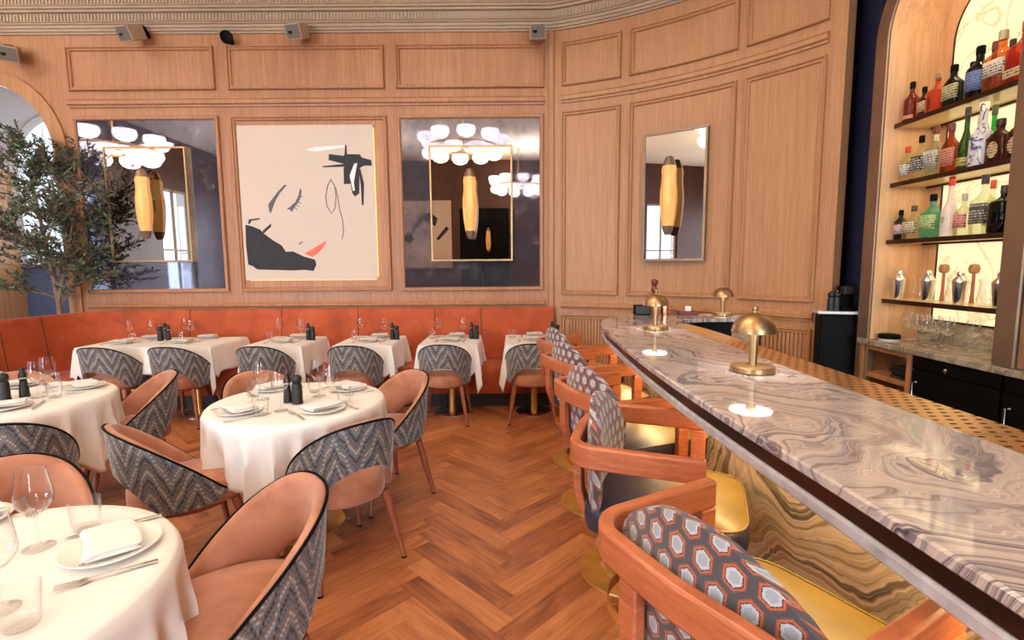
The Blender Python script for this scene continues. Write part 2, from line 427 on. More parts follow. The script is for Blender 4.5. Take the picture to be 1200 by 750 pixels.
# floor: herringbone planks in one mesh
def make_floor():
    L, W, n = .66, .11, 6
    bm = bmesh.new(); uvl = bm.loops.layers.uv.new('UVMap'); cl = bm.loops.layers.float_color.new('plank')
    R = Matrix.Rotation(radians(45), 2)
    def quad(x0, y0, dx, dy):
        ps = [(x0, y0), (x0+dx, y0), (x0+dx, y0+dy), (x0, y0+dy)]
        c = R @ Vector((x0+dx/2, y0+dy/2))
        if not (XL-.5 < c.x < 3.9 and YR-.5 < c.y < 7.2): return
        vs = [bm.verts.new(((R @ Vector(p)).x, (R @ Vector(p)).y, 0)) for p in ps]
        f = bm.faces.new(vs); r = random.random()
        hu, hv = dx/2, dy/2
        uvs = [(-hu, -hv), (hu, -hv), (hu, hv), (-hu, hv)] if dx > dy else [(-hv, hu), (-hv, -hu), (hv, -hu), (hv, hu)]
        if dx < dy: uvs = [(-hv, -hu), (-hv, hu), (hv, hu), (hv, -hu)]
        for lp, q in zip(f.loops, uvs):
            lp[uvl].uv = q; lp[cl] = (r, r, r, 1)
    for s in range(-130, 130):
        for k in range(-16, 17):
            quad((s+2*n*k)*W, s*W, L, W)
            quad(s*W, (s-2*n+1+2*n*k)*W, W, L)
    for co, no in (((XL, 0, 0), (-1, 0, 0)), ((3.4, 0, 0), (1, 0, 0)), ((0, YR, 0), (0, -1, 0)), ((0, 6.9, 0), (0, 1, 0))):
        bmesh.ops.bisect_plane(bm, geom=bm.verts[:]+bm.edges[:]+bm.faces[:], plane_co=co, plane_no=no, clear_outer=True)
    me = bpy.data.meshes.new('floor'); bm.to_mesh(me); bm.free(); me.materials.append(M['floor'])
    o = bpy.data.objects.new('floor', me); COL.objects.link(o); return struct(o)
make_floor()
struct(G().box(XL, 3.4, YR, 6.9, ZC, ZC+.1).build('ceiling', M['ceiling'], smooth=0))

# curved wall helpers
def cw(a, n=0.):      # a degrees, n = distance off the wall into the room
    r = CR-n; return CX+r*cos(radians(a)), CY+r*sin(radians(a))
def map_back(u, z, n): return (u, YB-n, z)
def map_curve(u, z, n):   # u in degrees
    x, y = cw(u, n); return (x, y, z)

# back wall with the arched opening
g = G()
def arch_z(x, c, r, zs): 
    d = abs(x-c); return zs+sqrt(max(0, r*r-d*d))
x0, x1 = ARX-ARI, ARX+ARI
g.box(XL, x0, YB, YB+.12, 0, ZC); 
xe = cw(A_BEG)[0]+.05
g.box(x1, xe, YB, YB+.12, 0, ZC)
N = 40
xs = [ARX-ARI*cos(pi*i/N) for i in range(N+1)]
for i in range(N):
    a, b = xs[i], xs[i+1]; za, zb = arch_z(a, ARX, ARI, ARZ), arch_z(b, ARX, ARI, ARZ)
    g.add([(a, YB, za), (b, YB, zb), (b, YB, ZC), (a, YB, ZC)], [(0, 1, 2, 3)])
wall_back = struct(g.build('wall_back', M['panel_r'], smooth=0))
# niche: jambs, vault, back window wall
YN = 6.87
g = G()
AI = ARI-.005; pth = [(ARX-AI, 0), (ARX-AI, ARZ)]+[(ARX-AI*cos(pi*i/N), ARZ+AI*sin(pi*i/N)) for i in range(1, N)]+[(ARX+AI, ARZ), (ARX+AI, 0)]
g2 = G()
for i in range(len(pth)-1):
    (a, za), (b, zb) = pth[i], pth[i+1]
    tgt = g if (i == 0 or i == len(pth)-2) else g2
    tgt.add([(a, YB, za), (b, YB, zb), (b, YN, zb), (a, YN, za)], [(3, 2, 1, 0)])
struct(g.build('wall_left_niche', M['niche_wood'], smooth=0))
struct(g2.build('trim_1', M['plaster'], smooth=30))
# window at the back of the niche: frame, bars, pane, lower panel
win = struct(empty('window_1', (ARX, YN, 1.55)))
def wl(p): return (p[0]-ARX, p[1]-YN, p[2]-1.55)
g = G()
pts = [(x0+.03, 1.55)]+[(ARX-(ARI-.03)*cos(pi*i/24), ARZ+(ARI-.03)*sin(pi*i/24)) for i in range(25)]+[(x1-.03, 1.55)]
g.sweep([wl((x, YN-.03, z)) for x, z in pts], [(-.03, -.03), (.03, -.03), (.03, .03), (-.03, .03)], up=(0, 1, 0))
g.build('window_frame', M['plaster'], win, smooth=30)
g = G().box(-ARI, ARI, -.05, -.01, -.03, .03); g.build('glazing_bar', M['plinth'], win, smooth=0)
g = G().box(-.015, .015, -.05, -.01, 0, ARZ+ARI-1.58); g.build('glazing_bar', M['cornice'], win, smooth=0)
g = G(); vs = [wl((x, YN, z)) for x, z in pts]
g.add(vs, [tuple(range(len(vs)))]); g.build('pane', M['pane'], win, smooth=0)
M['dado'] = plain('blue_grey_panel', rgb(62, 74, 100), .5, var=.1, vscale=2)
struct(G().box(x0, x1, YN-.02, YN+.04, 0, 1.55).build('trim_2', M['dado'], smooth=0))
# arch trim: flat wood band with beaded edge
g = G()
RM = (ARR+ARI)/2
pts = [(ARX-RM, 0)]+[(ARX-RM*cos(pi*i/48), ARZ+RM*sin(pi*i/48)) for i in range(49)]+[(ARX+RM, 0)]
h = (ARR-ARI)/2
g.sweep([(x, YB, z) for x, z in pts], [(-h, 0), (-h, .026), (-h+.018, .026), (-h+.022, .016), (h, .016), (h, 0)], up=(0, -1, 0))
struct(g.build('trim_3', M['panel'], smooth=25))

# curved wall (with a little thickness at its free end)
g = G()
na = 48
as_ = [A_BEG+(A_END-A_BEG)*i/na for i in range(na+1)]
vs = []
for a in as_:
    for n_, z in ((0, 0), (0, ZC), (-.12, ZC), (-.12, 0)):
        vs.append(map_curve(a, z, n_))
fs = []
for i in range(na):
    for k in range(4): fs.append((i*4+k, i*4+(k+1) % 4, (i+1)*4+(k+1) % 4, (i+1)*4+k))
fs.append((na*4, na*4+1, na*4+2, na*4+3))
g.add(vs, fs)
wall_curved = struct(g.build('wall_curved', M['panel'], smooth=30))
# rounded pilaster bead where the two walls meet, and flat end strip
ex, ey = cw(A_BEG)
g = G().box(ex-.035, ex+.025, YB-.03, YB+.05, 0, 4.06); struct(g.build('trim_4', M['panel'], smooth=0, bevel=.008))
g = G(); e0, e1 = 34.55, A_END-.05
vs = []
for a in (e0, (e0+e1)/2, e1):
    for n_, z in ((0, 0), (.015, 0), (.015, 4.05), (0, 4.05)): vs.append(map_curve(a, z, n_))
g.add(vs, [(i*4+k, i*4+(k+1) % 4, i*4+4+(k+1) % 4, i*4+4+k) for i in range(2) for k in range(4)]+[(0, 1, 2, 3), (8, 9, 10, 11)])
struct(g.build('trim_5', M['panel'], smooth=0))

# panel mouldings
PROF = [(0, 0), (.001, .028), (.007, .036), (.015, .034), (.020, .022), (.024, .018), (.038, .020), (.043, .014), (.048, .0)]
def panel_frame(parent, mp, u0, u1, z0, z1, mat, nseg=1, us=1., prof=PROF, name='panel_moulding'):
    """us converts metres to u units"""
    g = G(); loops = []
    for d, n in prof:
        du = d*us
        a, b, c, e = u0+du*(1 if u1 > u0 else -1), u1-du*(1 if u1 > u0 else -1), z0+d, z1-d
        lp = [mp(a+(b-a)*i/nseg, c, n) for i in range(nseg+1)]+[mp(b+(a-b)*i/nseg, e, n) for i in range(nseg+1)]
        loops.append(lp)
    m = len(loops[0]); vs = [p for l in loops for p in l]; fs = []
    for j in range(len(loops)-1):
        for i in range(m): fs.append((j*m+i, j*m+(i+1) % m, (j+1)*m+(i+1) % m, (j+1)*m+i))
    g.add(vs, fs)
    return g.build(name, mat, parent, smooth=25)
def rail(parent, mp, u0, u1, z0, z1, mat, nseg=1, depth=.042, name='rail_moulding'):
    g = G(); zc = [(0, z0), (depth*.45, z0), (depth*.55, z0+.018), (depth, z0+.03), (depth*1.05, z1-.022), (depth*.7, z1-.008), (depth*.6, z1), (0, z1)]
    m = len(zc); vs = []
    for i in range(nseg+1):
        for n, z in zc: vs.append(mp(u0+(u1-u0)*i/nseg, z, n))
    fs = [(i*m+k, i*m+(k+1) % m, (i+1)*m+(k+1) % m, (i+1)*m+k) for i in range(nseg) for k in range(m)]
    fs += [tuple(range(m)), tuple(nseg*m+k for k in range(m))]
    g.add(vs, fs); return g.build(name, mat, parent, smooth=25)
for a, b in ((-4.858, -3.245), (-3.104, -1.384), (-1.257, .370)):
    panel_frame(wall_back, map_back, a, b, 3.462, 3.925, M['panel_r'])
rail(wall_back, map_back, -4.88, .378, 3.285, 3.372, M['panel_r'])
rail(wall_back, map_back, -4.87, .378, 1.045, 1.118, M['panel_r'])
panel_frame(wall_back, map_back, -3.101, -1.373, 1.242, 3.180, M['panel_r'])
US = 57.3/CR
for a, b in ((71.75, 62.4), (61.1, 45.85), (44.8, 35.15)):
    panel_frame(wall_curved, map_curve, a, b, 3.462, 3.925, M['panel'], 10, US)
    panel_frame(wall_curved, map_curve, a, b, 1.185, 3.195, M['panel'], 10, US)
rail(wall_curved, map_curve, 71.8, 35.1, 3.285, 3.372, M['panel'], 40)
rail(wall_curved, map_curve, 71.8, 35.1, 1.02, 1.105, M['panel'], 40)
# slatted lower panels
for a, b in ((71.75, 57.5), (55.5, 47.0), (44.8, 35.15)):
    panel_frame(wall_curved, map_curve, a, b, .12, .955, M['panel'], 10, US)
    g = G(); n = int(abs(a-b)/US/.035)
    for i in range(n):
        u = a+(b-a)*(i+.5)/n
        if min(abs(u-a), abs(u-b))/US < .06: continue
        hw = .011*US; q = [(-hw, 0), (-hw, .016), (hw, .016), (hw, 0)]
        vs = [map_curve(u+x, z, nn) for z in (.165, .91) for x, nn in q]
        g.add(vs, [(0, 1, 2, 3), (4, 5, 6, 7)]+[(k, (k+1) % 4, 4+(k+1) % 4, 4+k) for k in range(4)])
    g.build('slats', M['panel'], wall_curved, smooth=0)
struct(G().box(x1+.16, xe-.1, YB-.015, YB, 0, .12).build('baseboard_back', M['panel_r'], smooth=0))

# cornice: profile (n off the wall, z) run along both walls
def cornice_path(n):
    y = YB-n; r = CR-n; xi = CX+sqrt(r*r-(y-CY)**2)
    a0 = math.degrees(atan2(y-CY, xi-CX)); p = [(XL, y), ((XL+xi)/2, y), (xi, y)]
    return p+[cw(a0+(28.0-a0)*i/40, n) for i in range(1, 41)]
CP = [(0, 4.05), (.018, 4.05), (.022, 4.066), (.04, 4.072), (.045, 4.092), (.06, 4.098), (.066, 4.122), (.085, 4.126), (.085, 4.138), (.10, 4.142), (.10, 4.222),
      (.135, 4.226), (.14, 4.244), (.165, 4.25), (.165, 4.268), (.18, 4.274), (.18, 4.352), (.22, 4.356), (.26, 4.40), (.30, 4.42), (.30, 4.46), (0, 4.50)]
pp = [cornice_path(n) for n, z in CP]
m = len(pp[0]); vs = []; fs = []
for (n, z), path in zip(CP, pp): vs += [(x, y, z) for x, y in path]
for j in range(len(CP)-1):
    for i in range(m-1): fs.append((j*m+i, j*m+i+1, (j+1)*m+i+1, (j+1)*m+i))
struct(G().add(vs, fs).build('trim_6', M['cornice'], smooth=20))
# fluting of the two flat bands
for nm, n0, za, zb in (('trim_7', .10, 4.150, 4.214), ('trim_8', .18, 4.282, 4.344)):
    g = G(); path = [Vector(p) for p in cornice_path(n0)]
    step = .036; carry = 0.
    for a, b in zip(path[:-1], path[1:]):
        d = (b-a); L = d.length; t = d/L; nr = Vector((t.y, -t.x))
        s_ = carry
        while s_ < L:
            c = a+t*s_
            if c.x > -6.6:
                g.obox((c.x+nr.x*.004, c.y+nr.y*.004, (za+zb)/2), (Vector((t.x, t.y, 0)), Vector((nr.x, nr.y, 0)), Vector((0, 0, 1))), (.0095, .006, (zb-za)/2))
            s_ += step
        carry = s_-L
    struct(g.build(nm, M['cornice'], smooth=0))

# right-hand wall with the bottle niche
XR, XW, XB = 2.72, 2.76, 3.11
NY0, NY1, NZ = 2.82, 3.81, 3.10
NC, NR = (NY0+NY1)/2, (NY1-NY0)/2
g = G()
g.box(XW, XW+.1, YR, -1.02, 0, ZC); g.box(XW, XW+.1, -1.02, NY0, .942, ZC); g.box(3.085, 3.16, -1.02, 3.94, 0, .93); g.box(XW, XW+.1, NY1, 3.94, .942, ZC); g.box(XW, 3.1, 3.895, 3.94, 0, .942)
ys = [NC-NR*cos(pi*i/30) for i in range(31)]
for a, b in zip(ys[:-1], ys[1:]):
    g.add([(XW, a, arch_z(a, NC, NR, NZ)), (XW, b, arch_z(b, NC, NR, NZ)), (XW, b, ZC), (XW, a, ZC)], [(0, 1, 2, 3)])
struct(g.build('wall_right', M['navy'], smooth=0))
g = G().box(2.98, 3.06, 3.90, 6.2, 0, ZC); g.box(XW, 3.06, 3.90, 3.94, 0, ZC); g.box(.3, 3.06, 5.93, 6.0, 0, ZC)
struct(g.build('wall_passage', M['navy'], smooth=0))
# bronze surround of the niche
g = G(); RMM = NR+.05
pts = [(NY1+.065, 0), (NY1+.065, NZ)]+[(NC+(NR+.065)*cos(pi*i/40), NZ+(NR+.065)*sin(pi*i/40)) for i in range(1, 40)]+[(NY0-.065, NZ), (NY0-.065, .943)]
g.sweep([(XW, y, z) for y, z in pts], [(-.065, -.02), (-.065, .035), (-.058, .042), (.058, .042), (.065, .035), (.065, -.02)], up=(-1, 0, 0))
struct(g.build('trim_9', M['bronze'], smooth=25))
M['pil'] = wood_mat('dark_oak', rgb(112, 78, 56), rgb(140, 100, 74), rgb(160, 120, 92))
struct(G().box(XW-.03, XW, 1.9, NY0-.14, .945, ZC).build('trim_10', M['pil'], smooth=0))
# niche lining
g = G(); n_ = 30
NI = NR-.006; pth = [(NC+NI, .942), (NC+NI, NZ)]+[(NC+NI*cos(pi*i/n_), NZ+NI*sin(pi*i/n_)) for i in range(1, n_)]+[(NC-NI, NZ), (NC-NI, .942)]
for (a, za), (b, zb) in zip(pth[:-1], pth[1:]): g.add([(XW-.03, a, za), (XW-.03, b, zb), (XB, b, zb), (XB, a, za)], [(0, 1, 2, 3)])
g.add([(XB, NY0, .9), (XB, NY1, .9), (XB, NY1, NZ+NR), (XB, NY0, NZ+NR)], [(0, 1, 2, 3)])
struct(g.build('wall_niche', M['niche_wood'], smooth=30))
# backlit marble panel, arched, with thin dark edge
BR = .365; g = G(); pts = [(NC+BR, 1.10)]+[(NC+BR*cos(pi*i/30), 3.02+BR*sin(pi*i/30)) for i in range(31)]+[(NC-BR, 1.10)]
back_panel = struct(empty('trim_11', (XB, NC, 1.1)))
L_ = lambda p: (p[0]-XB, p[1]-NC, p[2]-1.1)
g.prism([(y-NC, z-1.1) for y, z in pts], -.022, -.004, lambda y, z, x: (x, y, z)); g.build('lit_panel', M['onyx'], back_panel, smooth=0)
g = G(); g.sweep([L_((XB-.013, y, z)) for y, z in pts], [(-.006, -.013), (.006, -.013), (.006, .013), (-.006, .013)], up=(-1, 0, 0), closed=True)
g.build('edge_frame', M['bronze_bar'], back_panel, smooth=30)
struct(G().box(XB-.02, XB, NY0+.002, NY1-.002, .94, 1.085).build('trim_12', M['marble_c'], smooth=0))

# left and rear walls; left windows show in mirrors, rear ones added for fill
def wall_with_windows(name, axis, pos, a0, a1, wins, mat, thick):
    g = G(); cur = a0; w0, w1 = .45, 3.5
    def bx(p, q, z0, z1):
        if axis == 'x': g.box(pos-thick, pos, p, q, z0, z1)
        else: g.box(p, q, pos-thick, pos, z0, z1)
    for p, q in wins:
        bx(cur, p, 0, ZC); bx(p, q, 0, w0); bx(p, q, w1, ZC); cur = q
    bx(cur, a1, 0, ZC)
    return struct(g.build(name, mat, smooth=0))
M['deep_wood'] = wood_mat('red_brown_panelling', rgb(58, 30, 22), rgb(76, 40, 28), rgb(92, 52, 38))
LW = [(-2.3, -1.1), (.6, 1.8)]
RW = [(-7.6, -6.1), (-5.6, -4.1), (1.2, 2.7)]
wall_with_windows('wall_left', 'x', XL, YR, YB+.12, LW, M['deep_wood'], .15)
wall_with_windows('wall_rear', 'y', YR, XL, 3.4, RW, M['deep_wood'], .15)
k = 2
for axis, wl_ in (('x', LW), ('y', RW)):
    for p, q in wl_:
        o = struct(empty('window_%d' % k, (XL-.1, (p+q)/2, .45) if axis == 'x' else ((p+q)/2, YR-.1, .45), pi/2 if axis == 'x' else 0)); k += 1
        hw = (q-p)/2; g = G()
        for a, b, c, d in ((-hw, -hw+.06, 0, 3.05), (hw-.06, hw, 0, 3.05), (-hw, hw, 0, .06), (-hw, hw, 2.99, 3.05), (-.02, .02, 0, 3.05), (-hw, hw, 1.5, 1.54)):
            g.box(a, b, -.03, .03, c, d)
        g.build('window_frame', M['cornice'], o, smooth=0)
        G().box(-hw, hw, -.003, .003, 0, 3.05).build('pane', M['pane'], o, smooth=0)
# ------------------------------------------------------------------ banquette
def banq_path(off):
    """front line of the seat back in plan: along the wall, round the left corner, toward the room"""
    y0, xl, r = 5.70-off, -4.74+off, .62-off*.6
    p = [(.47, y0)]
    n = 14
    for i in range(n+1):
        a = pi/2+pi/2*i/n
        p.append((xl+r+r*cos(a), y0-r+r*sin(a)))
    p.append((xl, 3.4)); return p
def banq_profile(offz):
    g = G(); rows = []
    for off, z in offz:
        q = banq_path(off); rows.append([(x, y, z) for x, y in q])
    m = len(rows[0]); vs = [p for r in rows for p in r]; fs = []
    R_ = len(rows)
    for j in range(R_):
        for i in range(m-1):
            a = j*m+i; b = ((j+1) % R_)*m+i; fs.append((a, a+1, b+1, b))
    fs.append(tuple(j*m for j in range(R_))); fs.append(tuple(j*m+m-1 for j in reversed(range(R_))))
    return g.add(vs, fs)
bq = empty('banquette', (-2, 5.3, 0))
def inv_parent(o, root):
    o.parent = root; o.location = (-root.location.x, -root.location.y, -root.location.z); return o
tag(bq, 'long burnt orange velvet banquette running under the mirrors and round the left corner', 'banquette')
inv_parent(banq_profile([(-.05, .44), (.05, .44), (.035, .6), (.0, .95), (-.004, 1.02), (-.02, 1.042), (-.04, 1.045), (-.052, 1.03)]).build('backrest', M['orange'], smooth=40), bq)
inv_parent(banq_profile([(.0, .16), (.44, .16), (.465, .30), (.47, .42), (.45, .455), (.40, .468), (.06, .46), (.0, .45)]).build('seat', M['orange'], smooth=40), bq)
inv_parent(banq_profile([(.0, 0), (.36, 0), (.36, .16), (.0, .16)]).build('plinth', M['plinth'], smooth=30), bq)
# seams between the upholstered back panels
pb = banq_path(.0)
def seam(x, y, nx, ny):
    g = G(); pts = []
    for off, z in ((.052, .47), (.037, .6), (.002, .95), (-.003, 1.02), (-.02, 1.046)):
        pts.append((x-nx*(-off), y-ny*(-off), z))
    g.tube(pts, .0035, 6); inv_parent(g.build('seam', M['plinth'], smooth=40), bq)
for x in (-3.66, -2.62, -1.75, -.88, -.35+.0): seam(x, 5.70, 0, -1)
seam(-4.74, 4.62, 1, 0)
seam(-4.74, 5.05, 1, 0)

# ------------------------------------------------------------------ dining chairs (local: sitter looks to +Y)
def make_chair():
    r = empty('dining_chair')
    AM = 116.
    def plan(a, z, off):
        k = 1+.13*(z-.40)/.39
        ar = radians(a); w, d = .236*k+off, (.240+.012)*k+off
        x = w*(abs(sin(ar))**.86)*(1 if a >= 0 else -1)
        y = -.02-d*cos(ar) if abs(a) <= 90 else -.02+.30*abs(cos(ar))
        return x, y
    y0, y1 = -.272, .11
    def ztop(a):
        ar = radians(a)
        y = -.02-.252*cos(ar) if abs(a) <= 90 else -.02+.30*abs(cos(ar))
        t_ = max(0, min(1, (y-y0)/(y1-y0)))
        return .792-.345*t_**1.12
    def zbot(a):
        a0 = 56.
        if abs(a) < a0: return .395+.175*(1-(abs(a)/a0)**2.2)
        return .395+.03*max(0, (abs(a)-95)/21)**2
    NU, NV = 56, 9
    def surf(off):
        def fn(u, v):
            a = -AM+2*AM*u; zb, zt = zbot(a), ztop(a)
            z = zb+(zt-zb)*v; x, y = plan(a, z, off)
            return (x, y, z)
        return fn
    uvf = lambda u, v: ((u-.5)*.93, zbot(-AM+2*AM*u)+(ztop(-AM+2*AM*u)-zbot(-AM+2*AM*u))*v)
    g = G(); g.grid(surf(.006), NU, NV, uvfn=uvf)
    sh = g.build('outer_shell', M['flame'], r, smooth=60)
    # padded inner lining: closed body just inside the shell
    g = G(); A_ = surf(.004); B_ = surf(-.034); C_ = surf(-.020)
    def ring(u):
        a = -AM+2*AM*u; zb, zt = zbot(a), ztop(a); out = []
        for off, z in ((.004, zb), (.004, zb+.5*(zt-zb)), (.004, zt), (-.012, zt+.008), (-.026, zt+.001), (-.036, zt-.02), (-.036, zb+.5*(zt-zb)), (-.034, zb+.012), (-.016, zb-.002)):
            x, y = plan(a, z, off); out.append((x, y, z))
        return out
    rows = [ring(i/NU) for i in range(NU+1)]; m = len(rows[0]); vs = [p for q in rows for p in q]; fs = []
    for i in range(NU):
        for k in range(m): fs.append((i*m+k, i*m+(k+1) % m, (i+1)*m+(k+1) % m, (i+1)*m+k))
    fs += [tuple(range(m)), tuple(NU*m+k for k in reversed(range(m)))]
    g.add(vs, fs); g.build('inner_back', M['peach'], r, smooth=70)
    g = G(); pts = []
    for i in range(NU+1):
        a = -AM+2*AM*i/NU; z = ztop(a); x, y = plan(a, z, .005); pts.append((x, y, z+.003))
    g.tube(pts, .0055, 6); g.build('piping', M['black'], r, smooth=60)
    # seat
    g = G(); prof = [(.80, .372), (.97, .376), (1.0, .392), (1.005, .43), (1.0, .462), (.97, .480), (.90, .490), (.6, .502), (.25, .507)]
    vs = []; n = 40
    for k, z in prof:
        for i in range(n):
            a = 2*pi*i/n; ca, sa = cos(a), sin(a)
            e = .8; x = .214*k*abs(ca)**e*(1 if ca >= 0 else -1); y = .012+(.262 if sa > 0 else .262)*k*abs(sa)**e*(1 if sa >= 0 else -1)
            if sa < 0: x *= 1-.10*abs(sa)
            vs.append((x, y, z))
    fs = [(j*n+i, j*n+(i+1) % n, (j+1)*n+(i+1) % n, (j+1)*n+i) for j in range(len(prof)-1) for i in range(n)]
    fs += [tuple(reversed(range(n))), tuple((len(prof)-1)*n+i for i in range(n))]
    g.add(vs, fs); g.build('seat', M['peach'], r, smooth=60)
    g = G().lathe([(.19, .352), (.2, .356), (.2, .374), (.19, .376)], 32); g.build('seat_frame', M['leg'], r, smooth=40)
    for sx in (-1, 1):
        for (ax, ay, bx, by) in ((.165, -.165, .226, -.232), (.165, .165, .222, .232)):
            g = G(); g.tube([(sx*ax, ay, .37), (sx*(ax+(bx-ax)*.5), ay+(by-ay)*.5, .19), (sx*bx, by, .008)], [.022, .018, .0125], 12)
            l = g.build('leg', M['leg'], r, smooth=50)
            g = G(); g.lathe([(.0135, 0), (.0135, .009)], 12, (sx*bx, by, 0)); g.build('foot_cap', M['black'], l, smooth=40)
    return r
chair0 = make_chair(); chair_used = [0]
def chair(x, y, face_deg, label, group):
    rz = radians(face_deg-90)
    if not chair_used[0]: o = chair0; o.location = (x, y, 0); o.rotation_euler = (0, 0, rz); chair_used[0] = 1
    else: o = clone(chair0, (x, y, 0), rz)
    tag(o, label, 'chair', group); return o
GW, GT = 'chairs along the banquette tables', 'tub chairs around the round tables'
chair(-3.86, 4.86, 90, 'tub chair at the long banquette table, the one nearer the olive tree', GW)
chair(-3.20, 4.86, 90, 'tub chair at the long banquette table, the one nearer the small square tables', GW)
chair(-2.37, 4.86, 90, 'tub chair at the first small table right of the long table, under the painting', GW)
chair(-1.51, 4.86, 90, 'tub chair at the second small table right of the long table', GW)
chair(-.655, 4.88, 90, 'tub chair at the third small table right of the long table, below the right mirror', GW)
chair(.19, 4.90, 90, 'tub chair at the last small table beside the bar stools', GW)
chair(-1.64, 2.44, 45, 'tub chair at the middle round table, left front, patterned back toward the viewer', GT)
chair(-.90, 2.50, 135, 'tub chair at the middle round table, right front, patterned back and four legs showing', GT)
chair(-.86, 3.24, 225, 'tub chair at the middle round table, right rear, peach inside showing', GT)
chair(-1.62, 3.27, 315, 'tub chair behind the middle round table, only its peach top showing', GT)
chair(-2.60, 3.29, 225, 'tub chair at the left round table, right rear, between the two round tables', GT)
chair(-2.60, 2.54, 118, 'tub chair at the left round table with its broad patterned back to the viewer', GT)
chair(-3.33, 3.30, 315, 'tub chair behind the left round table, its peach edge showing past the pepper mills', GT)
chair(-.90, 1.47, 222, 'nearest tub chair, large peach inside, right of the front round table', GT)
chair(-1.77, 1.65, 312, 'tub chair behind the wine glass on the far side of the front round table', GT)

# ------------------------------------------------------------------ tables and cloths
def round_table(x, y, R, lab, labc, seed):
    t = empty('round_table', (x, y, 0)); tag(t, lab, 'table', 'round dining tables')
    G().lathe([(R-.02, .722), (R-.006, .726), (R-.006, .742), (R-.02, .745)], 48).build('tabletop', M['dark_wood'], t, smooth=40)
    G().lathe([(.035, .03), (.03, .06), (.03, .70), (.10, .722)], 24).build('pedestal', M['brass_dk'], t, smooth=40)
    G().lathe([(.225, 0), (.225, .010), (.21, .016), (.05, .03)], 40).build('base', M['brass_dk'], t, smooth=40)
    rnd = random.Random(seed); ph = [rnd.uniform(0, 6.28) for _ in range(4)]
    def drop(a):   # square cloth with its corners toward the gaps between the chairs
        b = a+pi/4; s_ = .735; L = s_/max(abs(cos(b)), abs(sin(b)))-R
        return min(L, .46)*.96+.012*sin(3*a+ph[0])
    rings = [(.0, 0), (.35, 0), (.7, 0), (.93, 0), (.985, 0), (1.0, .006)]
    n = 240; nd = 14
    def fn(i, j):
        a = 2*pi*i/n
        if j < len(rings):
            k, dz = rings[j]; return ((R-.004)*k*cos(a), (R-.004)*k*sin(a), .7515-dz)
        tt = (j-len(rings)+1)/nd; d = drop(a)*tt
        amp = .058*min(1, d/.2)
        f = .75-1.5*abs(sin(11*a+ph[1]+.8*sin(2*a+ph[2])))**.9-.4*abs(sin(17*a+ph[3]))
        cr = .035*(max(0, cos(4*a)))**2*(d/.4)
        rr = R+.004+.012*sqrt(tt)+amp*f*tt**.6+cr-.015*tt
        rr = max(rr, R-.05)
        return (rr*cos(a), rr*sin(a), .7455-d)
    nj = len(rings)+nd
    vs = [fn(i, j) for j in range(nj) for i in range(n)]
    fs = [(j*n+i, j*n+(i+1) % n, (j+1)*n+(i+1) % n, (j+1)*n+i) for j in range(nj-1) for i in range(n)]
    c = G().add(vs, fs).build('tablecloth', M['cloth'], None, smooth=80, solid=.002, loc=(x, y, 0))
    tag(c, labc, 'tablecloth', 'round table cloths')
TR = .480
T1, T2, T3 = (-1.236, 2.841), (-2.959, 2.932), (-1.355, 1.101)
round_table(*T1, TR, 'round pedestal table in the middle of the floor under a draped white cloth', 'white cloth draped on the middle round table, deep folds facing the viewer', 3)
round_table(*T2, TR, 'round pedestal table at the left edge below the orange corner banquette', 'white cloth on the left round table with three black mills on it', 5)
round_table(*T3, TR, 'round pedestal table in the front left corner nearest the viewer', 'white cloth on the front round table in the bottom left corner', 9)

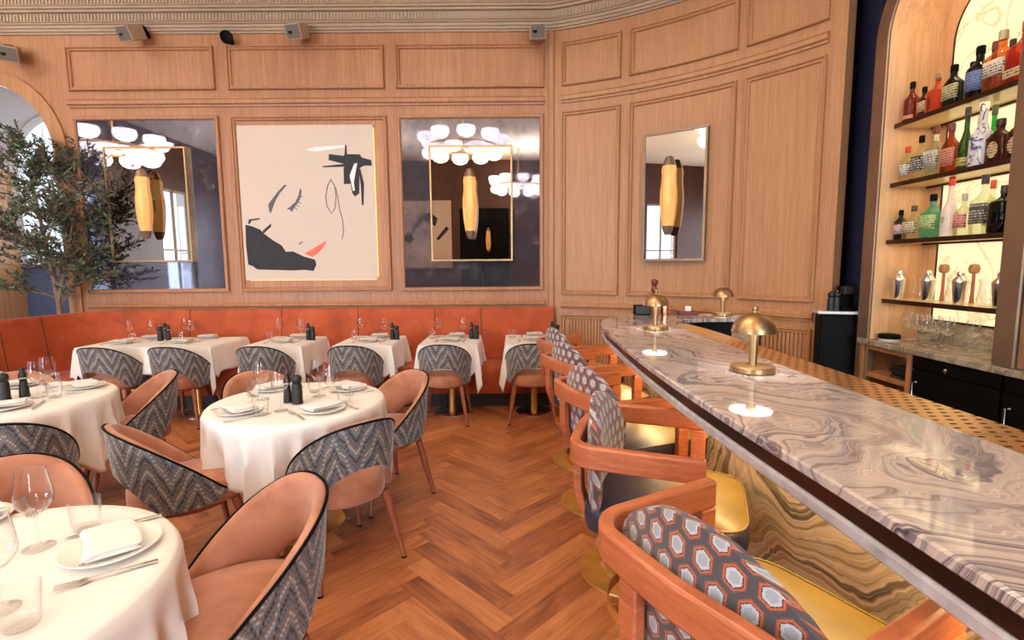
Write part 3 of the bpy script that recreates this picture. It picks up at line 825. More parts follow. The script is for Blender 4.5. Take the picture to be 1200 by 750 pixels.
def rect_table(x0, x1, y0, y1, lab, labc, peds, seed):
    cx, cy = (x0+x1)/2, (y0+y1)/2; hx, hy = (x1-x0)/2, (y1-y0)/2
    t = empty('square_table' if hx < .5 else 'long_table', (cx, cy, 0)); tag(t, lab, 'table', 'tables along the banquette')
    G().box(-hx+.008, hx-.008, -hy+.008, hy-.008, .722, .744).build('tabletop', M['dark_wood'], t, smooth=0, bevel=.004)
    for px in peds:
        G().lathe([(.04, .012), (.034, .03), (.034, .70), (.10, .722)], 24, (px, -.065, 0)).build('pedestal', M['brass_dk'], t, smooth=40)
        G().lathe([(.185, 0), (.185, .008), (.178, .012), (.05, .016)], 40, (px, -.065, 0)).build('base', M['steel'], t, smooth=40)
    rnd = random.Random(seed); ph = [rnd.uniform(0, 6.28) for _ in range(6)]
    # perimeter
    per = []; nx, ny, nc = max(10, int(hx*44)), 18, 7; rc = .02
    for (sx, sy, a0) in ((1, 1, 0), (-1, 1, 90), (-1, -1, 180), (1, -1, 270)):
        for i in range(nc): 
            a = radians(a0+90*i/(nc-1)); per.append((sx*(hx-rc)+rc*cos(a), sy*(hy-rc)+rc*sin(a), cos(a), sin(a), 1-abs(i-(nc-1)/2)/((nc-1)/2)))
        q0 = per[-1]; s2 = {(1, 1): (-1, 1), (-1, 1): (-1, -1), (-1, -1): (1, -1), (1, -1): (1, 1)}[(sx, sy)]
        a = radians(a0+90); ex_, ey_ = s2[0]*(hx-rc)+rc*cos(a), s2[1]*(hy-rc)+rc*sin(a)
        k = nx if sy == s2[1] else ny
        for i in range(1, k):
            f = i/k; w = max(0, 1-min(f, 1-f)*min(k, 18)/4.5)*.55
            per.append((q0[0]+(ex_-q0[0])*f, q0[1]+(ey_-q0[1])*f, cos(a), sin(a), w*.8))
    n = len(per); nd = 12; D = .27
    vs = []; fs = []
    for k in (.55, .97, 1.0):
        for p in per: vs.append((p[0]*k, p[1]*k, .7515 if k < 1 else .750))
    for j in range(1, nd+1):
        tt = j/nd
        for i, p in enumerate(per):
            w = p[4]; L = D+.20*w**1.5+.008*sin(i*.5+ph[0])
            d = L*tt
            out = .006+(.085*w**1.3)*(tt**.8)+.012*tt*sin(i*.62+ph[1])*(1-w)+.016*tt
            tang = .05*tt*w*sin(ph[2]+i*.3)
            if p[3] < -.7: out = out*.35-.004        # front flap hangs straight behind the chair back
            vs.append((p[0]+p[2]*out-p[3]*tang*.4, p[1]+p[3]*out+p[2]*tang*.4, .746-d))
    tot = nd+3
    fs = [(j*n+i, j*n+(i+1) % n, (j+1)*n+(i+1) % n, (j+1)*n+i) for j in range(tot-1) for i in range(n)]
    fs.append(tuple(range(n)))
    c = G().add(vs, fs).build('tablecloth', M['cloth'], None, smooth=80, solid=.002, loc=(cx, cy, 0))
    tag(c, labc, 'tablecloth', 'banquette table cloths')
rect_table(-4.27, -2.945, 4.84, 5.56, 'long table for four at the corner of the banquette under a white cloth', 'white cloth on the long table at the banquette corner', (-.33, .34), 11)
rect_table(-2.635, -2.06, 4.84, 5.56, 'first small table right of the long table, under the painting', 'white cloth on the first small table right of the long table', (0,), 12)
rect_table(-1.755, -1.18, 4.84, 5.56, 'second small table right of the long table, between painting and right mirror', 'white cloth on the second small table right of the long table', (0,), 13)
rect_table(-.918, -.345, 4.84, 5.56, 'third small table right of the long table, below the right mirror', 'white cloth on the third small table right of the long table', (0,), 14)
rect_table(-.065, .505, 4.84, 5.56, 'last small table at the right end of the banquette beside the bar stools', 'white cloth on the last small table at the right end of the banquette', (0,), 15)
# ------------------------------------------------------------------ table settings
M['tumbler'] = None
def make_plate():
    r = empty('dinner_plate')
    G().lathe([(.0, .004), (.055, .002), (.062, .0), (.068, .002), (.085, .008), (.114, .015), (.116, .017), (.114, .019), (.088, .013), (.07, .008), (.0, .007)], 40).build('dish', M['china'], r, smooth=50)
    g = G()
    for k in range(5):
        a = 2*pi*k/5; g.lathe([(.0014, .0142), (.0014, .0150)], 8, (.098*cos(-2.2)+.004*cos(a), .098*sin(-2.2)+.004*sin(a), .0015))
    g.build('flower_emblem', M['blackm'], r, smooth=0); return r
def make_napkin():
    g = G()
    # folded linen: three soft layers with a rolled spine on the left
    for k, (z0, z1, dx) in enumerate(((.0, .006, 0), (.0065, .012, -.004), (.0125, .018, .003))):
        def fn(u, v, z0=z0, z1=z1, dx=dx):
            a = 2*pi*v; hx, hy = .062-.001*k, .082
            x = -hx+2*hx*u; return (x+dx, 0, 0)
        n = 14; pr = []
        for i in range(n):
            a = 2*pi*i/n; pr.append((abs(cos(a))**.25*(1 if cos(a) >= 0 else -1)*.058+dx, (z0+z1)/2+sin(a)*(z1-z0)/2))
        vs = []; ys = [-.088+.176*j/8 for j in range(9)]
        for j, y in enumerate(ys):
            for x, z in pr: vs.append((x+.004*sin(y*30+k), y, z+.0012*sin(y*40+x*50)+.0012))
        fs = [(j*n+i, j*n+(i+1) % n, (j+1)*n+(i+1) % n, (j+1)*n+i) for j in range(8) for i in range(n)]+[tuple(range(n)), tuple(8*n+i for i in range(n))]
        g.add(vs, fs)
    return g.build('napkin', M['napkin'], None, smooth=50)
def make_fork():
    r = empty('fork')
    def cs(w, th): return [(-w, -th), (w, -th), (w, th), (-w, th)]
    g = G()
    def bar(ws):   # (y, halfwidth, z, halfthick)
        vs = []; 
        for y, w, z, h in ws: vs += [(-w, y, z-h), (w, y, z-h), (w, y, z+h), (-w, y, z+h)]
        m = len(ws); fs = [(j*4+k, j*4+(k+1) % 4, (j+1)*4+(k+1) % 4, (j+1)*4+k) for j in range(m-1) for k in range(4)]+[(0, 1, 2, 3), ((m-1)*4, (m-1)*4+1, (m-1)*4+2, (m-1)*4+3)]
        return vs, fs
    g.add(*bar([(-.10, .006, .003, .0018), (-.06, .0052, .004, .0018), (0, .0032, .007, .0016), (.03, .003, .007, .0014)])); g.build('handle', M['steel'], r, smooth=50)
    g = G(); g.add(*bar([(.03, .003, .007, .0014), (.045, .012, .005, .001), (.058, .0138, .003, .0009)]))
    for k in range(4):
        x = -.0117+.0078*k; v, f = bar([(.058, .0017, .003, .0009), (.08, .0014, .0035, .0008), (.105, .0009, .006, .0006)])
        g.add([(a+x, b, c) for a, b, c in v], f)
    g.build('tines', M['steel'], r, smooth=50); return r
def make_knife():
    r = empty('table_knife')
    g = G(); vs = []; ws = [(-.115, .0055, .003), (-.06, .005, .003), (-.005, .004, .0028)]
    for y, w, h in ws: vs += [(-w, y, 0.0005), (w, y, 0.0005), (w, y, 2*h), (-w, y, 2*h)]
    fs = [(j*4+k, j*4+(k+1) % 4, (j+1)*4+(k+1) % 4, (j+1)*4+k) for j in range(2) for k in range(4)]+[(0, 1, 2, 3), (8, 9, 10, 11)]
    g.add(vs, fs); g.build('handle', M['steel'], r, smooth=50)
    g = G(); g.prism([(-.004, -.005), (.004, -.005), (.0085, .03), (.009, .075), (.004, .105), (-.003, .115), (-.0045, .07)], .0012, .0030); g.build('blade', M['steel'], r, smooth=30); return r
def make_wine():
    k = .0011
    out = [(.0, .0), (.037, .0), (.037, .0015), (.020, .005), (.006, .011), (.0036, .03), (.0036, .085), (.006, .096), (.024, .106), (.040, .128), (.0425, .145), (.040, .17), (.0345, .205), (.0325, .222)]
    inn = [(.0318, .222), (.0338, .205), (.0392, .17), (.0417, .145), (.039, .1295), (.023, .1075), (.0, .102)]
    return G().lathe(out+inn, 28).build('wine_glass', M['glass'], None, smooth=60)
def make_tumbler():
    out = [(.0, .0), (.030, .0), (.033, .004), (.036, .03), (.040, .088), (.0405, .092)]
    inn = [(.0392, .092), (.0385, .086), (.0345, .03), (.031, .010), (.0, .009)]
    o = G().lathe(out+inn, 28).build('water_tumbler', M['tumbler'], None, smooth=60); return o
def etched():
    t = NT('etched_tumbler_glass'); x, y, z = t.xyz(t.obj())
    a = t.m('ARCTAN2', y, x); w = t.m('ABSOLUTE', t.m('SINE', t.m('MULTIPLY', a, 11.))); 
    arc = t.m('PINGPONG', t.m('ADD', t.m('MULTIPLY', z, 60.), w), .5)
    h = t.ramp(arc, [(0, (1, 1, 1, 1)), (.12, (0, 0, 0, 1))])
    return thin_glass('', refl=.75, normal=t.bump(h, .35, .004), t=t)
def make_mill(kind):
    r = empty('pepper_mill' if kind else 'salt_mill')
    if kind:   # tall with ridged body
        pr = [(.0, 0), (.026, 0), (.027, .004), (.026, .012), (.0245, .016), (.026, .022), (.0245, .028), (.026, .034), (.0245, .040), (.026, .046), (.0245, .052), (.026, .058), (.0245, .064), (.0245, .09), (.021, .104), (.0, .106)]
        G().lathe(pr, 24).build('body', M['blackm'], r, smooth=35)
        h = G().lathe([(.018, .106), (.024, .112), (.026, .124), (.023, .138), (.013, .146), (.0, .148)], 24).build('head', M['blackm'], r, smooth=45)
        G().lathe([(.004, .146), (.007, .150), (.007, .156), (.0, .160)], 12).build('knob', M['steel'], h, smooth=45)
    else:
        G().lathe([(.0, 0), (.025, 0), (.026, .006), (.023, .05), (.018, .095), (.019, .1), (.0, .102)], 24).build('body', M['blackm'], r, smooth=35)
        h = G().lathe([(.015, .102), (.021, .112), (.021, .136), (.013, .16), (.014, .17), (.013, .176), (.0, .178)], 24).build('head', M['blackm'], r, smooth=45)
        G().lathe([(.0205, .112), (.0222, .114), (.0222, .119), (.0205, .121)], 20).build('ring', M['steel'], h, smooth=30)
    return r
M['tumbler'] = etched()
PROTO = {}
def put(kind, x, y, z, rz, label, cat, group, sc=1.):
    mk = {'plate': make_plate, 'napkin': make_napkin, 'fork': make_fork, 'knife': make_knife, 'wine': make_wine, 'tumbler': make_tumbler,
          'pepper': lambda: make_mill(1), 'salt': lambda: make_mill(0)}
    if kind not in PROTO:
        o = mk[kind](); PROTO[kind] = o; o.location = (x, y, z); o.rotation_euler = (0, 0, rz)
    else: o = clone(PROTO[kind], (x, y, z), rz)
    o.scale = (sc, sc, sc)
    return tag(o, label, cat, group)
ZT = .7535
GP, GN, GF, GK, GWG, GTU, GM = 'dinner plates', 'folded napkins', 'forks', 'table knives', 'wine glasses', 'water tumblers', 'black salt and pepper mills'
def setting(x, y, a, where, fork=True, knife=True, nap=True, sc=1., gap=.14):
    """a = direction (degrees) from the plate toward the diner"""
    a = radians(a); d = Vector((cos(a), sin(a))); l = Vector((sin(a), -cos(a)))   # l = diner's left
    put('plate', x, y, ZT, a, 'white dinner plate, '+where, 'plate', GP, sc)
    if nap: put('napkin', x, y, ZT+.0215*sc, a+.12, 'folded white napkin, '+where, 'napkin', GN, sc)
    if fork: put('fork', x+l.x*gap, y+l.y*gap, ZT+.001, a+pi/2, 'fork, '+where, 'fork', GF)
    if knife: put('knife', x-l.x*gap, y-l.y*gap, ZT+.001, a+pi/2, 'table knife, '+where, 'knife', GK)
# front round table
setting(-1.10, 1.305, 36, 'right side of the front round table', gap=.145)
setting(-1.66, 1.44, 140, 'left edge of the front round table', gap=.145)
put('wine', -1.312, 1.317, ZT, 0, 'large wine glass standing left of the plate on the front round table', 'wine glass', GWG, 1.)
put('wine', -1.16, 1.06, ZT, 0, 'wine glass cut by the left edge of the photo on the front round table', 'wine glass', GWG)
put('tumbler', -1.265, 1.418, ZT, 0, 'etched tumbler next to the large wine glass on the front round table', 'tumbler', GTU)
put('tumbler', -1.064, 1.01, ZT, 0, 'etched tumbler at the bottom left corner on the front round table', 'tumbler', GTU)
put('tumbler', -1.165, .965, ZT, 0, 'tumbler partly cut off at the bottom left corner of the front round table', 'tumbler', GTU)
# middle round table
setting(-1.454, 2.61, 225, 'at the front left of the middle round table')
setting(-1.015, 2.63, 315, 'at the front right of the middle round table')
setting(-1.50, 3.10, 135, 'at the rear left of the middle round table')
setting(-1.03, 3.09, 45, 'at the rear right of the middle round table')
for x, y, w in ((-1.455, 2.87, 'left rear of the middle round table behind a tumbler'), (-1.24, 2.63, 'front left of the middle round table beside a tumbler'),
                (-1.15, 2.93, 'rear of the middle round table, right of the mills'), (-1.035, 2.80, 'right of the middle round table beside a tumbler')):
    put('wine', x, y, ZT, 0, 'wine glass at the '+w, 'wine glass', GWG)
for x, y, w in ((-1.55, 2.95, 'far left of the middle round table'), (-1.31, 2.555, 'front of the middle round table left of the pepper mill'),
                (-.955, 2.79, 'far right of the middle round table'), (-1.22, 3.04, 'rear of the middle round table behind the mills')):
    put('tumbler', x, y, ZT, 0, 'water tumbler at the '+w, 'tumbler', GTU)
put('salt', -1.278, 2.80, ZT, 0, 'black salt mill, left one of the pair on the middle round table', 'mill', GM, .95)
put('pepper', -1.213, 2.775, ZT, 0, 'ridged black pepper mill, right one of the pair on the middle round table', 'mill', GM, 1.12)
# left round table
setting(-2.80, 2.71, 300, 'at the front of the left round table')
setting(-2.765, 3.19, 45, 'at the right rear of the left round table')
setting(-3.24, 3.22, 135, 'at the left rear of the left round table behind the mills')
put('wine', -2.84, 2.95, ZT, 0, 'front wine glass of the pair on the left round table', 'wine glass', GWG)
put('wine', -2.89, 3.08, ZT, 0, 'rear wine glass of the pair on the left round table', 'wine glass', GWG)
put('tumbler', -2.745, 2.955, ZT, 0, 'water tumbler right of the wine glasses on the left round table', 'tumbler', GTU)
put('tumbler', -2.98, 3.20, ZT, 0, 'water tumbler behind the wine glasses on the left round table', 'tumbler', GTU)
put('salt', -3.045, 2.93, ZT, 0, 'black mill at the left of the trio on the left round table', 'mill', GM, .95)
put('pepper', -2.98, 2.89, ZT, 0, 'ridged black mill in front of the trio on the left round table', 'mill', GM, 1.1)
put('salt', -2.935, 2.965, ZT, .6, 'black mill at the right rear of the trio on the left round table', 'mill', GM, 1.0)
# tables along the banquette
def two_top(cx, name, wines=True, mills=True):
    setting(cx, 5.10, 270, 'chair side of '+name, sc=.92)
    setting(cx+.03, 5.44, 90, 'banquette side of '+name, sc=.92)
    if wines:
        put('wine', cx-.165, 5.40, ZT, 0, 'wine glass, left one of two on '+name, 'wine glass', GWG)
        put('wine', cx+.115, 5.30, ZT, 0, 'wine glass, right one of two on '+name, 'wine glass', GWG)
    put('tumbler', cx-.215, 5.30, ZT, 0, 'water tumbler at the left of '+name, 'tumbler', GTU)
    if mills:
        put('salt', cx+.205, 5.26, ZT, 0, 'black salt mill, '+name, 'mill', GM, 1.)
        put('pepper', cx+.258, 5.24, ZT, 0, 'ridged black pepper mill, '+name, 'mill', GM, 1.)
two_top(-2.352, 'the first small square table from the left')
two_top(-1.468, 'the second small square table from the left')
two_top(-.632, 'the third small square table from the left')
two_top(.215, 'the rightmost small square table', wines=False)
LT = 'the long banquette table'
setting(-4.00, 5.10, 270, 'chair side of '+LT+', nearer the tree', sc=.92)
setting(-3.40, 5.12, 270, 'chair side of '+LT+', nearer the small tables', sc=.92)
setting(-3.92, 5.44, 90, 'banquette side of '+LT+', nearer the tree', sc=.92)
setting(-3.32, 5.44, 90, 'banquette side of '+LT+', nearer the small tables', sc=.92)
for x, y, w in ((-4.10, 5.36, 'first from the left'), (-3.80, 5.27, 'second from the left, just left of the mills'), (-3.535, 5.42, 'third from the left'), (-3.405, 5.30, 'rightmost of four')):
    put('wine', x, y, ZT, 0, 'wine glass on '+LT+', '+w, 'wine glass', GWG)
for x, y, w in ((-4.02, 5.27, 'in front of the leftmost wine glass'), (-3.70, 5.25+.12, 'beside the mills'), (-3.53, 5.31, 'in front of the right pair of wine glasses')):
    put('tumbler', x, y, ZT, 0, 'water tumbler on '+LT+' '+w, 'tumbler', GTU)
put('salt', -3.765, 5.42, ZT, 0, 'tall black mill at the back of the trio on '+LT, 'mill', GM, 1.)
put('pepper', -3.715, 5.27, ZT, 0, 'ridged black mill at the front of the trio on '+LT, 'mill', GM, 1.05)
put('salt', -3.655, 5.31, ZT, .4, 'black mill at the right of the trio on '+LT, 'mill', GM, .95)
# ------------------------------------------------------------------ bar stools (local: sitter looks to +X)
def rect_sec(w, h): return [(-w/2, -h/2), (w/2, -h/2), (w/2, h/2), (-w/2, h/2)]
def arc_pts(cx, cy, r, a0, a1, n): return [(cx+r*cos(radians(a0+(a1-a0)*i/n)), cy+r*sin(radians(a0+(a1-a0)*i/n))) for i in range(n+1)]
def make_stool():
    r = empty('bar_stool')
    G().lathe([(.23, 0), (.232, .004), (.23, .012), (.125, .014), (.12, .026), (.112, .030), (.035, .032)], 48).build('base', M['brass_dk'], r, smooth=35)
    G().lathe([(.032, .03), (.032, .60)], 20).build('column', M['brass_dk'], r, smooth=40)
    g = G(); n = 48
    g.lathe([(.197, .285), (.203, .285), (.203, .325), (.197, .325), (.197, .285)], n)
    for a in (90, 210, 330):
        c, s_ = cos(radians(a)), sin(radians(a))
        g.obox((.114*c, .114*s_, .305), (Vector((c, s_, 0)), Vector((-s_, c, 0)), Vector((0, 0, 1))), (.085, .004, .014))
    g.build('foot_ring', M['brass_dk'], r, smooth=35)
    # frame: horizontal rail bent round the back
    pts = [(.125, -.262), (-.195, -.262)]+arc_pts(-.195, -.172, .09, 270, 186, 8)[1:]+[(-.292, -.08), (-.297, 0), (-.292, .08)]+arc_pts(-.195, .172, .09, 174, 90, 8)+[(.125, .262)]
    g = G().sweep([(x, y, .915) for x, y in pts], rect_sec(.034, .074))
    g.build('arm_rail', M['stool_wood'], r, smooth=30, bevel=.007)
    for sy in (-1, 1):
        pth = [(.098, sy*.262, .878), (.098, sy*.262, .655)]+[(.028+.07*cos(radians(-a)), sy*.262, .655+.07*sin(radians(-a))) for a in (15, 30, 45, 60, 75)]+[(.028, sy*.262, .585), (-.14, sy*.235, .585)]
        g = G().sweep(pth, [(-.017, -.027), (.017, -.027), (.017, .027), (-.017, .027)], up=(1, 0, 0.001))
        g.build('front_leg', M['stool_wood'], r, smooth=30, bevel=.006)
        pth = [(-.286, sy*.12, .90), (-.286, sy*.12, .80)]+[(-.116-.17*cos(radians(a)), sy*.12, .77-.17*sin(radians(a))) for a in (8, 22, 36, 50, 64, 78)]+[(-.116, sy*.12, .60), (-.05, sy*.12, .60)]
        g = G().sweep(pth, [(-.025, -.015), (.025, -.015), (.025, .015), (-.025, .015)], up=(1, 0, 0.001))
        g.build('rear_post', M['stool_wood'], r, smooth=30, bevel=.005)
    G().box(-.20, .16, -.245, .245, .598, .64).build('seat_pan', M['stool_wood'], r, smooth=0, bevel=.006)
    # cushion: rounded square with domed top
    def cushion(prof, name, mat, par):
        vs = []; n = 48
        for k, z in prof:
            for i in range(n):
                a = 2*pi*i/n; ca, sa = cos(a), sin(a); e = .38
                vs.append((.0+.262*k*abs(ca)**e*(1 if ca >= 0 else -1), .242*k*abs(sa)**e*(1 if sa >= 0 else -1), z))
        fs = [(j*n+i, j*n+(i+1) % n, (j+1)*n+(i+1) % n, (j+1)*n+i) for j in range(len(prof)-1) for i in range(n)]
        fs += [tuple(reversed(range(n))), tuple((len(prof)-1)*n+i for i in range(n))]
        return G().add(vs, fs).build(name, mat, par, smooth=60)
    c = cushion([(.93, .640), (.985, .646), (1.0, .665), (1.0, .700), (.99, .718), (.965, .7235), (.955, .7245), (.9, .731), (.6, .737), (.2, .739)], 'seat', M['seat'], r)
    g = G(); n = 48
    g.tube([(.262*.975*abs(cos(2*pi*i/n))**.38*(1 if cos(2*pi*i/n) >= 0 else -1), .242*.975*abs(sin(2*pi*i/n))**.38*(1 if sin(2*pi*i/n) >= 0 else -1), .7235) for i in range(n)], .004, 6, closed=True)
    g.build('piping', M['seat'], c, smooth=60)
    # upholstered back pad hugging the inside of the rail
    Hh = .365
    def half(v):     # half-width along the height: rounded top corners, slightly tucked bottom
        t_ = v
        return .245*(1-max(0, (t_-.42)/.58)**2.7*.66)*(1-.18*max(0, (.25-t_)/.25)**2)
    def outer(u, v):
        s_ = (2*u-1); x_ = half(v)*s_; z = .690+Hh*v-.012*s_*s_*v
        xx = -.264+.85*x_*x_*1.1; return xx, x_, z
    g = G()
    def back(u, v): x, y, z = outer(u, v); return (x-.010*sin(pi*u)*sin(pi*v), y, z)
    def front(u, v): x, y, z = outer(u, v); return (x+.022+.036*(sin(pi*u)**.5)*(sin(pi*min(1, v))**.5 if 0 < v < 1 else 0), y, z)
    uvf = lambda u, v: (half(v)*(2*u-1)+.5, .690+Hh*v)
    g.grid(back, 24, 14, uvfn=uvf, flip=True)
    g.grid(front, 24, 14, uvfn=uvf)
    # edge wall all round
    ed = [(i/24, 0) for i in range(24)]+[(1, j/14) for j in range(14)]+[(1-i/24, 1) for i in range(24)]+[(0, 1-j/14) for j in range(14)]
    m = len(ed); vs = []; us = []; fs = []
    for u, v in ed: vs.append(back(u, v))
    for u, v in ed: vs.append(front(u, v))
    for i in range(m):
        j = (i+1) % m; fs.append((i, j, m+j, m+i)); q0, q1 = uvf(*ed[i]), uvf(*ed[j])
        us.append([q0, q1, (q1[0]+.02, q1[1]+.03), (q0[0]+.02, q0[1]+.03)])
    g.add(vs, fs, us)
    g.build('back_pad', M['hex'], r, smooth=75)
    return r
stool0 = make_stool()
SL = [(.55, 1.0, 29, 'nearest bar stool, its hexagon patterned back turned to the viewer at the bottom right'),
      (.54, 1.70, -21, 'second bar stool from the front, its back pad seen edge on'),
      (.56, 2.37, 22, 'third bar stool from the front, middle of the row of five'),
      (.54, 3.10, 22, 'fourth bar stool from the front, second from the far end'),
      (.54, 3.79, 20, 'farthest bar stool at the rounded end of the bar')]
for i, (x, y, a, lb) in enumerate(SL):
    o = stool0 if i == 0 else clone(stool0, (x, y, 0), radians(a))
    o.location = (x, y, 0); o.rotation_euler = (0, 0, radians(a)); tag(o, lb, 'bar stool', 'swivel stools along the marble bar')

# ------------------------------------------------------------------ the bar
def smooth_poly(p, it=2):
    for _ in range(it):
        q = [p[0]]
        for a, b in zip(p[:-1], p[1:]):
            q.append((a[0]*.75+b[0]*.25, a[1]*.75+b[1]*.25)); q.append((a[0]*.25+b[0]*.75, a[1]*.25+b[1]*.75))
        q.append(p[-1]); p = q
    return p
OUT = smooth_poly([(.70, -1.2), (.668, .2), (.640, .90), (.612, 1.28), (.593, 1.70), (.585, 2.10), (.588, 2.5), (.606, 3.05), (.622, 3.45), (.68, 3.88), (.88, 4.22), (1.22, 4.37), (1.60, 4.37), (2.02, 4.22)])
INN = smooth_poly([(1.145, -1.2), (1.145, 1.2), (1.145, 3.2), (1.15, 3.42), (1.20, 3.72), (1.38, 3.93), (1.66, 3.98), (1.94, 3.88)])
def resample(p, n):
    d = [0]
    for a, b in zip(p[:-1], p[1:]): d.append(d[-1]+hypot(b[0]-a[0], b[1]-a[1]))
    out = []; k = 0
    for i in range(n+1):
        s_ = d[-1]*i/n
        while k < len(p)-2 and d[k+1] < s_: k += 1
        f = (s_-d[k])/max(1e-9, d[k+1]-d[k]); out.append((p[k][0]+(p[k+1][0]-p[k][0])*f, p[k][1]+(p[k+1][1]-p[k][1])*f))
    return out
def offset(p, d):
    out = []
    for i, q in enumerate(p):
        a = p[max(0, i-1)]; b = p[min(len(p)-1, i+1)]; tx, ty = b[0]-a[0], b[1]-a[1]; L = hypot(tx, ty)
        out.append((q[0]+ty/L*d, q[1]-tx/L*d))
    return out
def slab(o, i, z0, z1, rnd=0.):
    n = len(o); g = G(); vs = []
    sec = [(o, z1, rnd), (o, z1-rnd, 0), (o, z0+rnd, 0), (o, z0, rnd)] if rnd else [(o, z1, 0), (o, z0, 0)]
    rows = [i]+[offset(o, r_) if r_ else o for _, z, r_ in sec]+[i]; zs = [z1]+[z for _, z, _ in sec]+[z0]
    for row, z in zip(rows, zs): vs += [(x, y, z) for x, y in row]
    R_ = len(rows)
    fs = [(j*n+k, j*n+k+1, ((j+1) % R_)*n+k+1, ((j+1) % R_)*n+k) for j in range(R_) for k in range(n-1)]
    fs += [tuple(j*n for j in range(R_)), tuple(j*n+n-1 for j in reversed(range(R_)))]
    return g.add(vs, fs)
o_, i_ = resample(OUT, 90), resample(INN, 90)
bar = empty('bar_counter'); tag(bar, 'long curved bar with swirling grey and pink marble top and brown veined front', 'bar')
slab(o_, i_, 1.062, 1.09, .005).build('marble_top', M['marble'], bar, smooth=30)
of = offset(o_, .022); slab(of, offset(o_, .06), 1.018, 1.062).build('bronze_fascia', M['bronze_bar'], bar, smooth=30)
ol = offset(o_, .012); slab(ol, offset(o_, .30), .986, 1.018, .006).build('marble_lip', M['marble_lip'], bar, smooth=30)
fr = offset(o_, .27); slab(fr, offset(o_, .31), .10, .986).build('front_panel', M['marble_f'], bar, smooth=30)
slab(offset(o_, .29), offset(o_, .33), 0, .10).build('kick_plinth', M['bronze_bar'], bar, smooth=30)
slab(offset(i_, -.10), offset(i_, -.04), .02, 1.06).build('rear_body', M['black'], bar, smooth=30)
G().box(.975, 1.30, -1.2, 3.55, .02, 1.072).build('service_side', M['black'], bar, smooth=0)
ys_ = [-1.2, -.38, .43, 1.225, 1.98, 2.745]
for a, b in zip(ys_[:-1], ys_[1:]):
    G().box(1.146, 1.306, a+.002, b-.002, 1.076, 1.0895).build('perforated_tray', M['perf'], bar, smooth=0, bevel=.001)
G().prism([(1.146, 2.747), (1.306, 2.747), (1.30, 3.3), (1.27, 3.62), (1.20, 3.66), (1.155, 3.45)], 1.076, 1.0895).build('brass_plate', M['brass_dk'], bar, smooth=0)

# bar lamps
def make_lamp():
    r = empty('table_lamp')
    G().lathe([(.080, 0), (.083, .003), (.083, .020), (.080, .024), (.02, .026)], 40).build('base', M['brass'], r, smooth=35)
    G().lathe([(.016, .024), (.0165, .06), (.0195, .13), (.0215, .165), (.006, .168)], 24).build('stem', M['brass'], r, smooth=40)
    pr = [(.084*cos(radians(a)), .158+.078*sin(radians(a))) for a in range(0, 90, 9)]
    s_ = G().lathe([(.081, .158)]+pr+[(.008, .2365), (.008, .2345)]+[(.081*cos(radians(a)), .158+.075*sin(radians(a))) for a in range(81, -1, -9)], 40).build('lamp_shade', M['brass'], r, smooth=40)
    G().lathe([(.0, .2355), (.006, .237), (.006, .242), (.009, .2445), (.012, .252), (.009, .260), (.0, .264)], 20).build('finial', M['brass'], r, smooth=45)
    G().lathe([(.020, .160), (.079, .160), (.079, .163), (.020, .163), (.020, .160)], 40).build('diffuser', M['lampglow'], r, smooth=30); return r
l0 = make_lamp()
for k, (x, y, lb) in enumerate(((.962, 1.985, 'nearest brass mushroom lamp on the bar, largest of the three'), (.955, 3.33, 'brass mushroom lamp near the rounded end of the bar'), (1.76, 4.19, 'smallest brass mushroom lamp, on the return counter by the curved wall'))):
    o = l0 if k == 0 else clone(l0, (0, 0, 0)); o.location = (x, y, 1.0905)
    tag(o, lb, 'lamp', 'brass bar lamps')
# things at the back of the bar by the second lamp
o = empty('pepper_grinder', (1.20, 4.24, 1.0905)); tag(o, 'tall dark wood pepper grinder rising behind the lamp at the end of the bar', 'mill')
M['redwood'] = plain('dark_red_wood', rgb(104, 44, 30), .35, var=.15, vscale=20)
G().lathe([(.0, 0), (.030, 0), (.030, .02), (.024, .05), (.019, .12), (.022, .16), (.017, .19), (.0, .19)], 24).build('body', M['redwood'], o, smooth=40)
G().lathe([(.014, .19), (.023, .20), (.026, .225), (.017, .245), (.022, .262), (.030, .278), (.026, .296), (.010, .304), (.0, .305)], 24).build('head', M['redwood'], o, smooth=40)
o = empty('card_reader_box', (1.12, 4.30, 1.0905)); tag(o, 'black box at the back edge of the bar left of the pepper grinder', 'box')
G().box(-.075, .06, -.03, .03, 0, .085).build('case', M['black'], o, smooth=0, bevel=.004)
G().box(-.066, .05, -.033, -.03, .01, .075).build('screen', M['blackm'], o, smooth=0)
o = empty('copper_shaker', (1.30, 4.26, 1.0905)); tag(o, 'copper cup with a handle beside the lamp at the end of the bar', 'cup')
M['copper'] = plain('polished_copper', rgb(226, 150, 118), .2, 1.)
G().lathe([(.0, 0), (.032, 0), (.036, .04), (.034, .085), (.032, .085), (.033, .04), (.029, .004), (.0, .004)], 24).build('cup', M['copper'], o, smooth=40)
G().tube([(.034, 0, .075), (.055, 0, .08), (.06, 0, .05), (.036, 0, .02)], .004, 8).build('handle', M['copper'], o, smooth=40)
o = empty('garnish_caddy', (1.50, 4.27, 1.0905)); tag(o, 'low brown caddy with a white card on the bar left of the smallest lamp', 'caddy')
G().box(-.085, .075, -.04, .04, 0, .032).build('tray', M['redwood'], o, smooth=0, bevel=.004)
G().box(-.025, .02, -.012, .012, .032, .072).build('card_stack', M['napkin'], o, smooth=0, bevel=.002)

